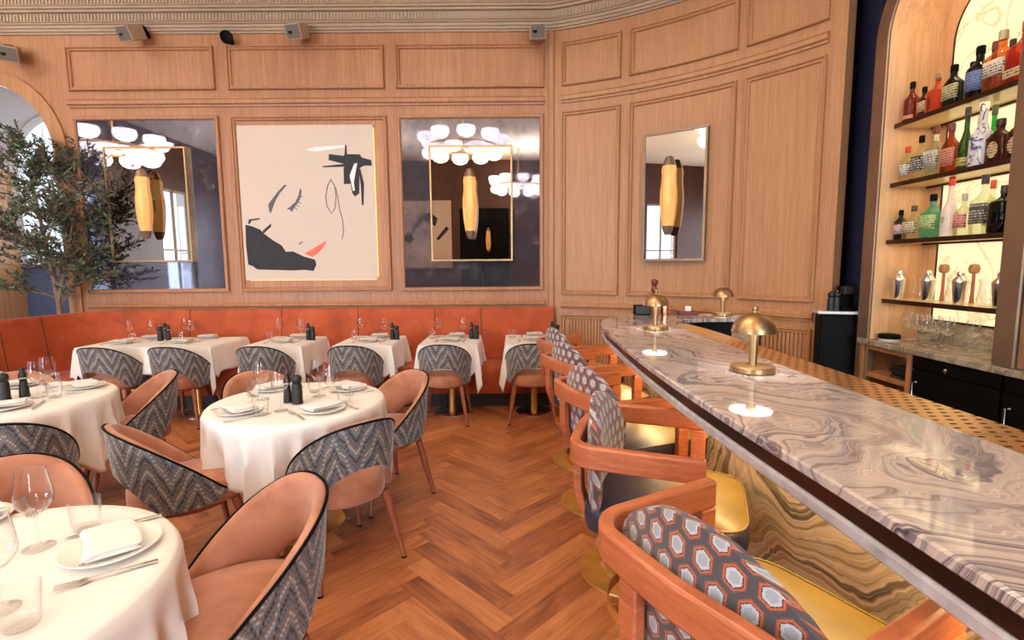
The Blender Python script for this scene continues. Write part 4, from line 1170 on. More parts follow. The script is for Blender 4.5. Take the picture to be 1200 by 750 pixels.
# ------------------------------------------------------------------ back bar: counter, cabinets, shelves
o = empty('back_counter', (2.9, 2.4, .9)); tag(o, 'grey marble counter under the bottle shelves', 'counter')
def oo(g, name, mat, root, **k):
    x = g.build(name, mat, root, **k); x.location = -Vector(root.location); return x
g = G().box(2.69, 2.758, -1.0, 3.885, .90, .94); g.box(2.758, 3.088, NY0+.009, NY1-.009, .90, .94)
oo(g, 'marble_slab', M['marble_c'], o, smooth=0, bevel=.004)
o = empty('open_shelf_unit', (2.85, 3.62, 0)); tag(o, 'open oak shelf unit below the left end of the back counter', 'shelf unit')
oo(G().box(2.712, 3.02, 3.835, 3.87, 0, .898), 'side_panel', M['panel'], o, smooth=0)
oo(G().box(2.712, 3.02, 3.375, 3.41, 0, .898), 'side_panel', M['panel'], o, smooth=0)
oo(G().box(2.72, 3.02, 3.41, 3.835, .865, .898), 'top_rail', M['panel'], o, smooth=0)
oo(G().box(2.73, 3.02, 3.41, 3.835, .655, .69), 'shelf_board', M['panel'], o, smooth=0)
oo(G().box(2.99, 3.02, 3.41, 3.835, .02, .865), 'back_panel', M['panel'], o, smooth=0)
o = empty('menu_stack', (2.86, 3.52, .691)); tag(o, 'stack of dark folders on the open oak shelf', 'folders')
for k, dx in enumerate((0, .012, -.008, .006)):
    G().box(-.10+dx, .11+dx, -.085, .095, .022*k, .022*k+.018).build('folder', M['blackm'] if k % 2 else M['plinth'], o, smooth=0)
for k, (a, b, lb) in enumerate(((2.74, 3.37, 'black cabinet door with a round chrome knob right of the oak shelf unit'), (2.10, 2.73, 'black cabinet at the right edge of the photo under the back counter'))):
    o = empty('bar_cabinet', (2.9, (a+b)/2, 0)); tag(o, lb, 'cabinet', 'black cabinets under the back counter')
    oo(G().box(2.735, 3.05, a+.003, b-.003, .08, .897), 'carcass', M['black'], o, smooth=0)
    d = oo(G().box(2.715, 2.735, a+.008, b-.008, .10, .80), 'door', M['black'], o, smooth=0, bevel=.003)
    f = oo(G().box(2.715, 2.735, a+.008, b-.008, .808, .893), 'drawer_front', M['black'], o, smooth=0, bevel=.003)
    for par, yy, zz in ((f, (a+b)/2-.0, .80),):
        g = G().lathe([(.0, .0), (.006, .0), (.006, .014), (.014, .018), (.015, .026), (.0, .032)], 16, (2.715, yy+.02, zz+.045), ax=Matrix(((0, 0, -1), (0, 1, 0), (1, 0, 0))))
        g.build('knob', M['steel'], par, smooth=40)
    g = G().tube([(2.715, b-.05, .72), (2.688, b-.05, .72), (2.688, b-.05, .50), (2.715, b-.05, .50)], .007, 10)
    h = g.build('handle', M['steel'], d, smooth=40)
for z, lb in ((2.49, 'top bottle shelf with bronze edge in the lit niche'), (2.068, 'second bottle shelf from the top in the lit niche'), (1.655, 'third bottle shelf from the top in the lit niche'), (1.218, 'lowest shelf in the lit niche, carrying the cocktail shakers')):
    o = empty('bottle_shelf', (2.95, NC, z)); tag(o, lb, 'shelf', 'shelves in the lit niche')
    M.setdefault('shelf', plain('frosted_glass_shelf', rgb(250, 226, 170), .25))
    oo(G().box(2.812, 3.085, NY0+.003, NY1-.003, z+.006, z+.03), 'board', M['shelf'], o, smooth=0)
    oo(G().box(2.80, 2.812, NY0+.003, NY1-.003, z, z+.031), 'front_edge', M['bronze_bar'], o, smooth=0)
    oo(G().box(3.068, 3.085, NY0+.003, NY1-.003, z-.008, z+.006), 'rear_bracket', M['bronze_bar'], o, smooth=0)
# small black cabinet in the passage
A_ = Vector((2.505, 4.075, 0)); B_ = Vector((2.79, 3.985, 0)); d_ = (B_-A_).normalized(); n_ = Vector((-d_.y, d_.x, 0))
o = empty('side_cabinet', tuple(A_)); tag(o, 'narrow black cabinet with white marble top in the gap beside the bottle niche', 'cabinet')
def sc(u0, u1, v0, v1, z0, z1, g=None):
    g = g or G(); ps = [d_*u+n_*v+Vector((0, 0, z)) for u in (u0, u1) for v in (v0, v1) for z in (z0, z1)]
    return g.add(ps, [(0, 1, 3, 2), (4, 6, 7, 5), (0, 4, 5, 1), (2, 3, 7, 6), (0, 2, 6, 4), (1, 5, 7, 3)])
sc(0, .30, .004, .13, 0, 1.11).build('carcass', M['black'], o, smooth=0)
dd_ = sc(.012, .20, -.010, .004, .06, 1.09).build('door', M['black'], o, smooth=0, bevel=.003)
sc(.04, .172, -.014, -.010, .10, 1.05).build('door_panel', M['black'], dd_, smooth=0, bevel=.003)
M['wmarble'] = plain('white_marble', rgb(214, 210, 206), .15, var=.1, vscale=10)
sc(-.02, .32, -.025, .135, 1.11, 1.132).build('marble_top', M['wmarble'], o, smooth=0, bevel=.003)
def on_cab(u, v): p = A_+d_*u+n_*v; return (p.x, p.y, 1.1325)
for u, lb in ((.085, 'left black mill on the narrow cabinet in the gap'), (.125, 'right black mill on the narrow cabinet in the gap')):
    put('pepper', *on_cab(u, .04), 0, lb, 'mill', GM, 1.05)
o = empty('coffee_machine', on_cab(.205, .05)); tag(o, 'black coffee machine on the narrow cabinet beside the bottle niche', 'coffee machine')
G().box(-.05, .06, -.03, .07, 0, .035).build('drip_base', M['black'], o, smooth=0, bevel=.004)
G().box(-.05, .06, .02, .07, .035, .20).build('body', M['black'], o, smooth=0, bevel=.006)
G().box(-.05, .06, -.03, .05, .135, .20).build('brew_head', M['blackm'], o, smooth=0, bevel=.006)
G().tube([(-.02, -.02, .205), (.005, -.015, .215), (.045, -.01, .205)], .006, 8).build('lever', M['steel'], o, smooth=40)

# ------------------------------------------------------------------ bottles
MT = {}
def gl(c, tr=.75):
    if (c, tr) not in MT: MT[(c, tr)] = tinted('bottle_tint_%d' % len(MT), rgb(*c), .05, tr)
    return MT[(c, tr)]
def pl(c, r=.5):
    if (c, 'p', r) not in MT: MT[(c, 'p', r)] = plain('paint_%d' % len(MT), rgb(*c), r)
    return MT[(c, 'p', r)]
def label_mat(bg, ink):
    k = (bg, ink, 'lab')
    if k in MT: return MT[k]
    t = NT('printed_label_%d' % len(MT)); x, y, z = t.xyz(t.obj())
    r = t.m('FRACT', t.m('MULTIPLY', z, 62.)); rr = t.m('FLOOR', t.m('MULTIPLY', z, 62.))
    w = t.noise(t.comb(t.m('MULTIPLY', y, 260.), t.m('MULTIPLY', rr, 7.3)), 1.0, 1)
    big = t.noise(t.comb(0., t.m('MULTIPLY', rr, 3.1)), 1.7, 0)
    f = t.m('MULTIPLY', t.m('MULTIPLY', t.m('GREATER_THAN', r, .45), t.m('GREATER_THAN', w, .47)), t.m('GREATER_THAN', big, .42))
    MT[k] = t.bsdf(t.mix(f, rgb(*bg), rgb(*ink)), .6); return MT[k]
def bottle(x, y, z, H, R, kind, glass, cap, lab, label, tr=.75, ink=(60, 50, 46), lz=(.18, .52), capc=None, neck=.3):
    """kind: round / square / flask"""
    H = min(.384, H*1.17); R *= 1.08
    o = empty('spirit_bottle', (x, y, z)); tag(o, label, 'bottle', 'bottles in the lit niche')
    sq = {'round': None, 'square': 6, 'squat': None, 'flask': 5}[kind]
    sh = H*(1-neck-.16); nr = max(.011, R*.32); zn = H*(1-.12)
    pr = [(0, 0), (R*.93, 0), (R, .006), (R, sh*.55), (R, sh), (R*.9, sh+(zn-sh)*.14), (R*.55, sh+(zn-sh)*.34), (nr*1.05, sh+(zn-sh)*.55), (nr, zn), (nr, zn+.002), (0, zn+.002)]
    g = G().lathe(pr, 24, sq=None)
    if sq:
        g = G(); vs = []; n = 24
        ks = [min(1, max(0, (z_-sh)/(zn-sh+1e-9)*2.2)) for _, z_ in pr]
        for (r_, z_), kk in zip(pr, ks):
            for i in range(n):
                a = 2*pi*(i+.5)/n; k = 1/((abs(cos(a))**sq+abs(sin(a))**sq)**(1/sq)); k = k*(1-kk)+kk
                fl = .62 if kind == 'flask' and kk < .5 else 1
                vs.append((r_*k*cos(a)*fl, r_*k*sin(a), z_))
        fs = [(j*n+i, j*n+(i+1) % n, (j+1)*n+(i+1) % n, (j+1)*n+i) for j in range(len(pr)-1) for i in range(n)]
        g.add(vs, fs)
    g.build('glass_body', glass, o, smooth=50)
    if lab:
        g = G(); n = 16; fn_ = []
        for zz in (H*lz[0], H*lz[1]):
            for i in range(n+1):
                a = pi+radians(-68+136*i/n)
                if sq:
                    k = 1/((abs(cos(a))**sq+abs(sin(a))**sq)**(1/sq)); fl = .62 if kind == 'flask' else 1
                    fn_.append(((R*k+.0016)*cos(a)*fl-(.0012 if fl < 1 else 0), (R*k+.0012)*sin(a), zz))
                else: fn_.append(((R+.0014)*cos(a), (R+.0014)*sin(a), zz))
        g.add(fn_, [(i, i+1, n+2+i, n+1+i) for i in range(n)])
        g.build('label', label_mat(lab, ink), o, smooth=50, solid=.0006)
    if cap:
        G().lathe([(0, zn-.012), (nr+.0025, zn-.012), (nr+.003, zn-.008), (nr+.003, H-.004), (nr, H), (0, H)], 20).build('cap', cap, o, smooth=40)
    return o
clear = gl((236, 240, 222), .9)
BK = M['black']
z1, z2, z3, z4 = 2.521, 2.099, 1.686, 1.249
XF, XK = 2.87, 3.0
# top shelf
B = bottle
B(XF, 3.745, z1, .235, .043, 'round', gl((176, 84, 56)), BK, (206, 150, 100), 'dark red bottle with a tall black cap, first from the left on the top shelf', lz=(.06, .16), ink=(120, 60, 40))
B(XF, 3.635, z1, .175, .036, 'flask', gl((120, 60, 24)), BK, (222, 190, 150), 'small bottle with pale label, second from the left on the top shelf')
B(XF, 3.525, z1, .215, .046, 'square', gl((240, 130, 84)), gl((214, 226, 204), .8), None, 'orange red decanter with a glass stopper on the top shelf', lz=(.1, .3))
B(XF, 3.405, z1, .225, .054, 'flask', gl((40, 44, 34), .3), BK, (206, 200, 150), 'dark flask with a yellowish label on the top shelf')
B(XK, 3.42, z1, .245, .036, 'round', gl((168, 80, 40)), BK, (220, 190, 160), 'brown bottle half hidden behind the dark flask on the top shelf')
B(XF, 3.225, z1, .26, .058, 'round', gl((22, 22, 28), .2), BK, (110, 130, 178), 'black bottle with a wide blue label on the top shelf', ink=(60, 70, 120), lz=(.12, .50))
B(XK, 3.275, z1, .30, .036, 'round', gl((150, 60, 36)), pl((120, 50, 36)), (210, 180, 150), 'bottle with a brown cap behind the blue label bottle on the top shelf')
B(XK, 3.16, z1, .27, .038, 'round', clear, pl((60, 40, 34)), (236, 226, 206), 'clear bottle behind the two large orange bottles on the top shelf')
B(XF, 3.085, z1, .285, .058, 'square', gl((244, 156, 84)), pl((206, 196, 150)), (236, 224, 206), 'large orange bottle with a white label on the top shelf', lz=(.22, .50))
B(XK, 3.04, z1, .34, .034, 'round', gl((60, 70, 40), .5), pl((70, 40, 40)), (200, 190, 150), 'slim green bottle standing behind the orange bottles on the top shelf')
B(XF, 2.945, z1, .28, .062, 'square', gl((232, 104, 74)), pl((214, 120, 90)), (230, 206, 160), 'large red bottle at the right end of the top shelf', lz=(.08, .22))
B(XK, 2.93, z1, .30, .036, 'round', gl((40, 30, 26), .3), pl((90, 40, 36)), (200, 170, 140), 'dark bottle behind the large red one at the right end of the top shelf')
# second shelf
B(XF, 3.745, z2, .215, .041, 'round', clear, pl((214, 60, 54)), (226, 220, 214), 'clear bottle with a red cap, first on the second shelf')
B(XF, 3.625, z2, .255, .042, 'square', clear, BK, (50, 44, 46), 'clear square bottle with a black label on the second shelf', ink=(220, 216, 206))
B(XK, 3.66, z2, .27, .034, 'round', clear, pl((226, 222, 210)), (220, 214, 200), 'clear bottle with a white cap behind the black label one on the second shelf')
B(XF, 3.505, z2, .285, .046, 'square', clear, pl((120, 50, 36)), (216, 210, 198), 'clear bottle with a brown wax neck on the second shelf')
B(XF, 3.385, z2, .27, .046, 'flask', gl((176, 84, 34)), pl((120, 60, 60)), (214, 150, 130), 'amber bottle with a pink label on the second shelf', lz=(.14, .5), ink=(150, 60, 50))
B(XK, 3.33, z2, .30, .034, 'round', clear, pl((200, 190, 150)), (226, 216, 176), 'tall clear bottle behind the amber one on the second shelf')
B(XF, 3.275, z2, .405, .038, 'round', gl((72, 110, 40), .7), pl((60, 50, 40)), (196, 176, 110), 'tall olive green bottle on the second shelf', neck=.5, lz=(.06, .2))
B(XK, 3.235, z2, .40, .036, 'round', gl((40, 190, 80), .7), pl((70, 80, 50)), None, 'bright green bottle behind the tall olive one on the second shelf', neck=.5)
M['ceram'] = plain('white_ceramic', rgb(226, 222, 224), .25)
def ceramic():
    t = NT('painted_ceramic'); f = t.noise(t.obj(), 26, 3, .6, 1.2)
    return t.bsdf(t.ramp(f, [(0, rgb(232, 228, 226)), (.56, rgb(226, 222, 224)), (.58, rgb(70, 84, 150))]), .2)
B(XF, 3.165, z2, .42, .056, 'round', ceramic(), M['steel'], None, 'tall white and blue ceramic decanter with a round metal top on the second shelf', neck=.42)
for y, lb in ((3.05, 'squat brown bottle with an oval label, left of two on the second shelf'), (2.925, 'squat brown bottle with an oval label at the right end of the second shelf')):
    o = B(XF, y, z2, .215, .058, 'flask', gl((104, 48, 24), .45), pl((66, 40, 32)), None, lb, neck=.26)
    g = G(); n = 24
    g.prism([(.034*cos(2*pi*i/n), .046*sin(2*pi*i/n)) for i in range(n)], 0, .003, lambda a, b, c: (-.0385-c, a, .075+b))
    g.build('oval_label', label_mat((214, 190, 150), (90, 60, 40)), o, smooth=40)
B(XK, 2.96, z2, .33, .036, 'round', gl((206, 120, 50)), pl((206, 110, 60)), (220, 170, 120), 'orange capped bottle behind the squat ones on the second shelf')
# third shelf
B(XF, 3.765, z3, .185, .036, 'round', gl((36, 26, 30), .2), BK, (206, 186, 190), 'small dark apothecary bottle, first on the third shelf', neck=.24, ink=(120, 60, 70))
B(XF, 3.645, z3, .20, .046, 'square', clear, pl((80, 60, 50)), (226, 216, 180), 'low clear bottle, second on the third shelf')
B(XK, 3.62, z3, .24, .036, 'round', clear, pl((190, 186, 176)), (220, 214, 190), 'clear bottle behind the low one on the third shelf')
B(XF, 3.485, z3, .25, .052, 'square', gl((150, 226, 210), .7), BK, (190, 214, 140), 'square turquoise bottle on the third shelf', ink=(70, 130, 110))
B(XK, 3.50, z3, .26, .034, 'round', clear, BK, (214, 210, 200), 'clear bottle behind the turquoise one on the third shelf')
o = B(XF, 3.35, z3, .36, .042, 'round', plain('milk_glass', rgb(236, 220, 206), .2), pl((206, 60, 44)), None, 'tall milky bottle with a black question mark and red stopper on the third shelf', neck=.45)
g = G(); q = [(-.012, .105), (-.010, .120), (.0, .127), (.010, .120), (.011, .108), (.003, .098), (.0, .086)]
g.tube([(-sqrt(.0428**2-y*y)-.0004, y, z_) for y, z_ in [(-a, b) for a, b in q]], .0032, 6)
g.tube([(-.0431, 0, .070), (-.0431, 0, .0635)], .0038, 8); g.build('question_mark', BK, o, smooth=40)
B(XF, 3.245, z3, .225, .036, 'square', clear, pl((200, 180, 170)), (226, 170, 160), 'clear bottle with a pink label on the third shelf', ink=(180, 60, 50))
B(XK, 3.20, z3, .29, .036, 'round', clear, pl((206, 76, 54)), (230, 214, 170), 'clear bottle with a red cap on the third shelf')
B(XF, 3.115, z3, .305, .046, 'square', clear, pl((60, 54, 60)), (78, 76, 72), 'tall clear bottle with a framed black label on the third shelf', ink=(206, 200, 190))
B(XK, 3.05, z3, .26, .034, 'round', clear, pl((170, 100, 70)), (226, 206, 170), 'clear bottle with an amber stopper on the third shelf')
o = B(XF, 2.985, z3, .235, .052, 'square', gl((18, 16, 20), .1), pl((70, 54, 46)), None, 'black square bottle with a pale diamond label on the third shelf', neck=.2)
g = G(); g.prism([(-.046, 0), (0, -.040), (.046, 0), (0, .040)], 0, .002, lambda a, b, c: (-.0525-c, a, .085+b)); g.build('diamond_label', label_mat((214, 190, 170), (110, 90, 90)), o, smooth=0)
B(XF, 2.885, z3, .25, .034, 'round', gl((30, 150, 60), .6), pl((190, 40, 40)), (206, 214, 206), 'green bottle with a red cap at the right end of the third shelf')
B(XK, 2.92, z3, .36, .032, 'round', clear, pl((70, 70, 80)), (214, 206, 190), 'tall slim clear bottle at the right end of the third shelf')
# shakers and mixing glasses on the lowest shelf
def shaker(x, y, lb):
    o = empty('cocktail_shaker', (x, y, z4)); tag(o, lb, 'shaker', 'steel cocktail shakers')
    G().lathe([(0, 0), (.030, 0), (.031, .004), (.042, .135), (.0425, .14), (0, .14)], 28).build('cup', M['steel'], o, smooth=40)
    G().lathe([(.043, .138), (.044, .146), (.041, .156), (.024, .178), (.020, .184), (0, .184)], 28).build('strainer_lid', M['steel'], o, smooth=40)
    G().lathe([(.021, .184), (.022, .188), (.020, .205), (.012, .214), (0, .216)], 20).build('cap', M['steel'], o, smooth=40)
for y, lb in ((3.735, 'steel cocktail shaker, first from the left on the lowest niche shelf'), (3.475, 'steel cocktail shaker, second from the left on the lowest niche shelf'), (3.225, 'steel cocktail shaker, third from the left on the lowest niche shelf'), (2.955, 'steel cocktail shaker at the right end of the lowest niche shelf')):
    shaker(XF, y, lb)
for x, y, H, lb in ((2.93, 3.605, .155, 'glass mixing jug between the first and second shaker'), (2.95, 3.345, .17, 'glass carafe between the second and third shaker'), (2.93, 3.09, .165, 'glass pitcher between the third and last shaker')):
    o = empty('mixing_glass', (x, y, z4)); tag(o, lb, 'jug', 'mixing glasses on the lowest niche shelf')
    pr = [(0, 0), (.048, 0), (.055, .01), (.058, .04), (.050, .08), (.044, H*.8), (.052, H)]
    G().lathe(pr+[(.049, H), (.041, H*.8), (.047, .08), (.055, .04), (.051, .013), (0, .012)], 24).build('vessel', M['glass'], o, smooth=50)
    G().tube([(0, .046, H*.86), (0, .075, H*.8), (0, .08, H*.5), (0, .055, .045)], .005, 8).build('handle', M['glass'], o, smooth=50)
for x, y, t_, lb in ((3.02, 3.53, .0, 'round wooden paddle behind the second shaker'), (3.02, 3.30, .0, 'round wooden paddle behind the third shaker'), (3.02, 2.99, .15, 'wooden muddler behind the last shaker')):
    o = empty('bar_muddler', (x, y, z4)); tag(o, lb, 'muddler', 'wooden bar tools on the lowest niche shelf')
    G().lathe([(0, 0), (.014, 0), (.010, .06), (.009, .19), (0, .192)], 14).build('handle', M['stool_wood'], o, smooth=40)
    G().lathe([(0, .19), (.024, .198), (.032, .225), (.024, .252), (0, .26)], 20).build('head', M['panel'], o, smooth=45)
for k, (x, y) in enumerate(((2.96, 3.70), (2.90, 3.665), (2.97, 3.60), (2.90, 3.575), (2.98, 3.53), (2.90, 3.49), (2.97, 3.435), (2.89, 3.405), (2.88, 3.30), (2.97, 3.215), (2.93, 2.95), (2.93, 2.88))):
    wh = ['at the far left of the glasses on the back counter', 'second from the left on the back counter, front row', 'third from the left on the back counter, back row', 'fourth from the left on the back counter, front row',
          'in the middle of the back row on the back counter', 'in the middle of the front row on the back counter', 'right of the middle in the back row on the back counter', 'right of the middle in the front row on the back counter',
          'standing apart in front of the lit panel on the back counter', 'last of the left cluster, behind the lone glass on the back counter', 'left of the pair by the right jamb on the back counter', 'right of the pair by the right jamb on the back counter'][k]
    put('wine', x, y, .9405, 0, 'wine glass '+wh, 'wine glass', 'wine glasses on the back counter', .95)
o = empty('coaster_tray', (2.83, 3.74, .9405)); tag(o, 'round black tray with a white rim at the left end of the back counter', 'tray')
G().lathe([(0, 0), (.062, 0), (.066, .006), (.066, .012), (0, .012)], 32).build('plate', M['china'], o, smooth=40)
G().lathe([(.066, .012), (.070, .016), (.070, .042), (.064, .046), (.060, .040), (0, .040)], 32).build('bowl', M['black'], o, smooth=40)
# ------------------------------------------------------------------ painting
o = empty('painting', (-2.282, 5.79, 1.37)); tag(o, 'large pale canvas with black ink strokes and red lips, between the mirrors', 'painting')
def inn(g, name, mat, **k):
    x = g.build(name, mat, o, **k); x.location = -Vector(o.location); return x
M['canvas'] = linen('painted_canvas', rgb(212, 194, 180))
M['ink'] = plain('black_ink', rgb(36, 32, 38), .7, var=.25, vscale=10)
M['inkg'] = plain('grey_ink', rgb(92, 86, 88), .7, var=.3, vscale=30)
M['lips'] = plain('red_crayon', rgb(226, 108, 86), .7, var=.25, vscale=25)
M['white'] = plain('white_paint', rgb(244, 236, 232), .7)
inn(G().box(-3.037, -1.527, 5.770, 5.797, 1.371, 3.079), 'canvas', M['canvas'], smooth=0, bevel=.002)
ART = {
'jaw':[(-3.002,1.997),(-2.923,1.977),(-2.837,1.94),(-2.792,1.892),(-2.699,1.82),(-2.606,1.763),(-2.561,1.691),(-2.481,1.694),(-2.355,1.634),(-2.235,1.601),(-2.222,1.544),(-2.258,1.472),(-2.362,1.484),(-2.492,1.479),(-2.897,1.493),(-2.951,1.533),(-2.998,1.55),(-3.009,1.758)],
'dash':[(-2.972,2.009),(-2.958,2.055),(-2.837,2.07),(-2.836,2.054),(-2.93,2.04),(-2.953,2.004)],
'tick':[(-2.814,1.924),(-2.754,1.976),(-2.709,2.01),(-2.714,1.971),(-2.77,1.924),(-2.799,1.897)],
'lips':[(-2.356,1.67),(-2.286,1.705),(-2.187,1.76),(-2.1,1.811),(-2.114,1.76),(-2.174,1.696),(-2.258,1.63),(-2.305,1.649)],
'grey':[(-2.412,1.778),(-2.37,1.808),(-2.362,1.798),(-2.402,1.77)],
'brow':[(-2.721,2.129),(-2.732,2.215),(-2.697,2.262),(-2.62,2.355),(-2.536,2.436),(-2.511,2.429),(-2.589,2.347),(-2.641,2.27),(-2.674,2.199),(-2.705,2.127)],
'lash':[(-2.527,2.167),(-2.485,2.193),(-2.422,2.248),(-2.383,2.322),(-2.366,2.396),(-2.348,2.369),(-2.358,2.307),(-2.392,2.236),(-2.438,2.185),(-2.47,2.132),(-2.49,2.16)],
'hair':[(-2.024,2.765),(-1.862,2.745),(-1.85,2.76),(-1.839,2.86),(-1.824,2.86),(-1.821,2.763),(-1.679,2.759),(-1.657,2.723),(-1.555,2.697),(-1.549,2.635),(-1.637,2.636),(-1.688,2.61),(-1.703,2.333),(-1.753,2.299),(-1.781,2.337),(-1.795,2.44),(-1.87,2.436),(-1.867,2.614),(-1.854,2.626),(-2.094,2.622),(-2.104,2.634),(-1.861,2.657),(-2.03,2.7)],
'drip':[(-1.682,2.613),(-1.644,2.439),(-1.658,2.208),(-1.679,2.2),(-1.683,2.427),(-1.696,2.582)],
'white':[(-1.747,2.656),(-1.711,2.667),(-1.731,2.582),(-1.758,2.458),(-1.751,2.365),(-1.772,2.362),(-1.803,2.528)],
'loop':[(-2.016,2.491),(-2.056,2.414),(-2.08,2.305),(-2.073,2.195),(-2.025,2.116),(-1.983,2.171),(-1.964,2.304),(-1.979,2.429),(-2.016,2.483)],
'tail':[(-1.964,2.405),(-1.949,2.319),(-1.93,2.162),(-1.901,2.036),(-1.896,1.91),(-1.918,1.83)],
'l1':[(-2.387,2.244),(-2.356,2.228)],
'l2':[(-2.412,2.213),(-2.382,2.189)],
'l3':[(-2.438,2.19),(-2.411,2.158)],
'l4':[(-2.364,2.307),(-2.336,2.299)],
'streak':[(-2.285,2.814),(-2.181,2.839),(-1.849,2.86),(-1.853,2.837),(-2.168,2.793)],
}
def stroke(k, name, mat, th=.0012):
    inn(G().prism(ART[k], 5.7700, 5.770-th, lambda x, z, y: (x, y, z)), name, mat, smooth=0)
stroke('jaw', 'black_shape', M['ink']); stroke('dash', 'ink_dash', M['ink']); stroke('tick', 'ink_tick', M['ink']); stroke('lips', 'red_lips', M['lips'], .0016)
stroke('grey', 'grey_dash', M['inkg']); stroke('brow', 'left_brow', M['inkg']); stroke('lash', 'right_brow', M['inkg']); stroke('hair', 'black_brush_cross', M['ink']); stroke('drip', 'black_drip', M['ink'], .0015); stroke('white', 'white_dab', M['white'], .0024); stroke('streak', 'white_streak', M['white'], .0006)
def line(pts, r, name, mat): inn(G().tube([(x, 5.7695, z) for x, z in pts], r, 5), name, mat, smooth=50)
line(ART['loop'], .0055, 'ink_loop', M['inkg']); line(ART['tail'], .0045, 'ink_tail', M['inkg'])
for k in ('l1', 'l2', 'l3', 'l4'): line(ART[k], .004, 'ink_lash', M['inkg'])
inn(G().box(-1.5265, -1.5215, 5.778, 5.796, 1.40, 3.05), 'led_strip', M['led'], smooth=0)
inn(G().box(-2.99, -1.55, 5.778, 5.796, 1.3655, 1.3705), 'led_strip', M['led'], smooth=0)

# ------------------------------------------------------------------ mirrors and sconces
def flat_frame(x0, x1, z0, z1, y, prof, name, mat, root):
    x = panel_frame(root, lambda u, z, n: (u, y-n, z), x0, x1, z0, z1, mat, 1, 1., prof, name); x.location = -Vector(root.location); return x
def big_mirror(x0, x1, z0, z1, ix0, ix1, iz0, iz1, lab):
    r = empty('antique_mirror', ((x0+x1)/2, YB, z0)); tag(r, lab, 'mirror', 'large framed antique mirrors')
    def loc(g, name, mat, **k):
        x = g.build(name, mat, r, **k); x.location = -Vector(r.location); return x
    flat_frame(x0-.042, x1+.042, z0-.042, z1+.042, YB, [(0, 0), (.0, .026), (.008, .034), (.03, .034), (.042, .022), (.042, 0)], 'frame', M['panel_r'], r)
    loc(G().box(x0, x1, YB-.012, YB-.002, z0, z1), 'antique_glass', M['antique'], smooth=0)
    loc(G().box(ix0-.002, ix1+.002, YB-.055, YB-.012, iz0-.002, iz1+.002), 'inner_box', M['bronze'], smooth=0)
    flat_frame(ix0-.022, ix1+.022, iz0-.022, iz1+.022, YB-.012, [(0, 0), (0, .055), (.004, .06), (.02, .06), (.022, .05), (.022, .0)], 'inner_frame', M['brass'], r)
    loc(G().box(ix0, ix1, YB-.062, YB-.056, iz0, iz1), 'clear_glass', M['mirror'], smooth=0)
    return r
big_mirror(-4.812, -3.279, 1.279, 3.147, -4.49, -3.62, 1.605, 2.83, 'large smoky antique mirror behind the olive tree, left of the painting')
big_mirror(-1.217, .321, 1.277, 3.141, -.885, -.005, 1.59, 2.82, 'large smoky antique mirror right of the painting with a smaller mirror set in it')
def make_sconce():
    r = empty('wall_sconce')      # local: back at y=0, projects to -Y
    n = 8
    def fac(rz): 
        return rz
    def lob(z): return .055+.026*exp_(-((z-.02)/.16)**2)
    def sec(R, z):
        return [(R*cos(2*pi*(i+.5)/n), -.105+R*.9*sin(2*pi*(i+.5)/n), z) for i in range(n)]
    def body(zs, nm, mat):
        vs = []; 
        for R, z in zs: vs += sec(R, z)
        fs = [(j*n+i, j*n+(i+1) % n, (j+1)*n+(i+1) % n, (j+1)*n+i) for j in range(len(zs)-1) for i in range(n)]
        fs += [tuple(reversed(range(n))), tuple((len(zs)-1)*n+i for i in range(n))]
        return G().add(vs, fs).build(nm, mat, r, smooth=20)
    body([(.058, -.29), (.076, -.17), (.084, -.05), (.082, .06), (.072, .14), (.070, .20), (.074, .25), (.066, .29)], 'glass_shade', M['sconce'])
    body([(.030, -.375), (.044, -.345), (.060, -.29)], 'lower_cap', M['bronze'])
    body([(.068, .29), (.052, .335), (.036, .372), (.028, .38)], 'upper_cap', M['bronze'])
    g = G().box(-.025, .025, -.06, 0, -.06, .06); g.build('bracket', M['brass'], r, smooth=0)
    return r
from math import exp as exp_
sc0 = make_sconce()
sc0.location = (-4.03, YB-.062, 2.215); tag(sc0, 'long amber wall light in front of the left antique mirror', 'wall light', 'amber wall lights')
s1 = clone(sc0, (-.452, YB-.062, 2.19)); tag(s1, 'long amber wall light in front of the right antique mirror', 'wall light', 'amber wall lights')
# mirror on the curved wall (flat, hung like a chord)
ma, mb = 58.45, 49.3
pa, pb = Vector(cw(ma, .03)), Vector(cw(mb, .03)); md_ = (pb-pa).normalized(); wM = (pb-pa).length; mn = Vector((-md_.y, md_.x))*-1
if mn.dot(Vector((CX, CY))-pa) < 0: mn = -mn
r = empty('wall_mirror', (pa.x, pa.y, 1.555), atan2(md_.y, md_.x)); tag(r, 'bronze framed mirror on the curved panelled wall above the bar end', 'mirror')
hM = 1.275
G().box(0.0, wM, -.03, 0.03, 0, hM).build('backing', M['bronze'], r, smooth=0)
panel_frame(r, lambda u, z, n: (u, -.028-n, z), -.004, wM+.004, -.004, hM+.004, M['bronze'], 1, 1., [(0, 0), (0, .02), (.022, .02), (.024, .006), (.024, 0)], 'frame')
G().box(.02, wM-.02, -.036, -.030, .02, hM-.02).build('clear_glass', M['mirror'], r, smooth=0)
mc = (pa+pb)/2
s2 = clone(sc0, (mc.x+mn.x*.036-md_.x*.01, mc.y+mn.y*.036-md_.y*.01, 2.185), atan2(md_.y, md_.x)); tag(s2, 'long amber wall light in front of the bronze mirror on the curved wall', 'wall light', 'amber wall lights')

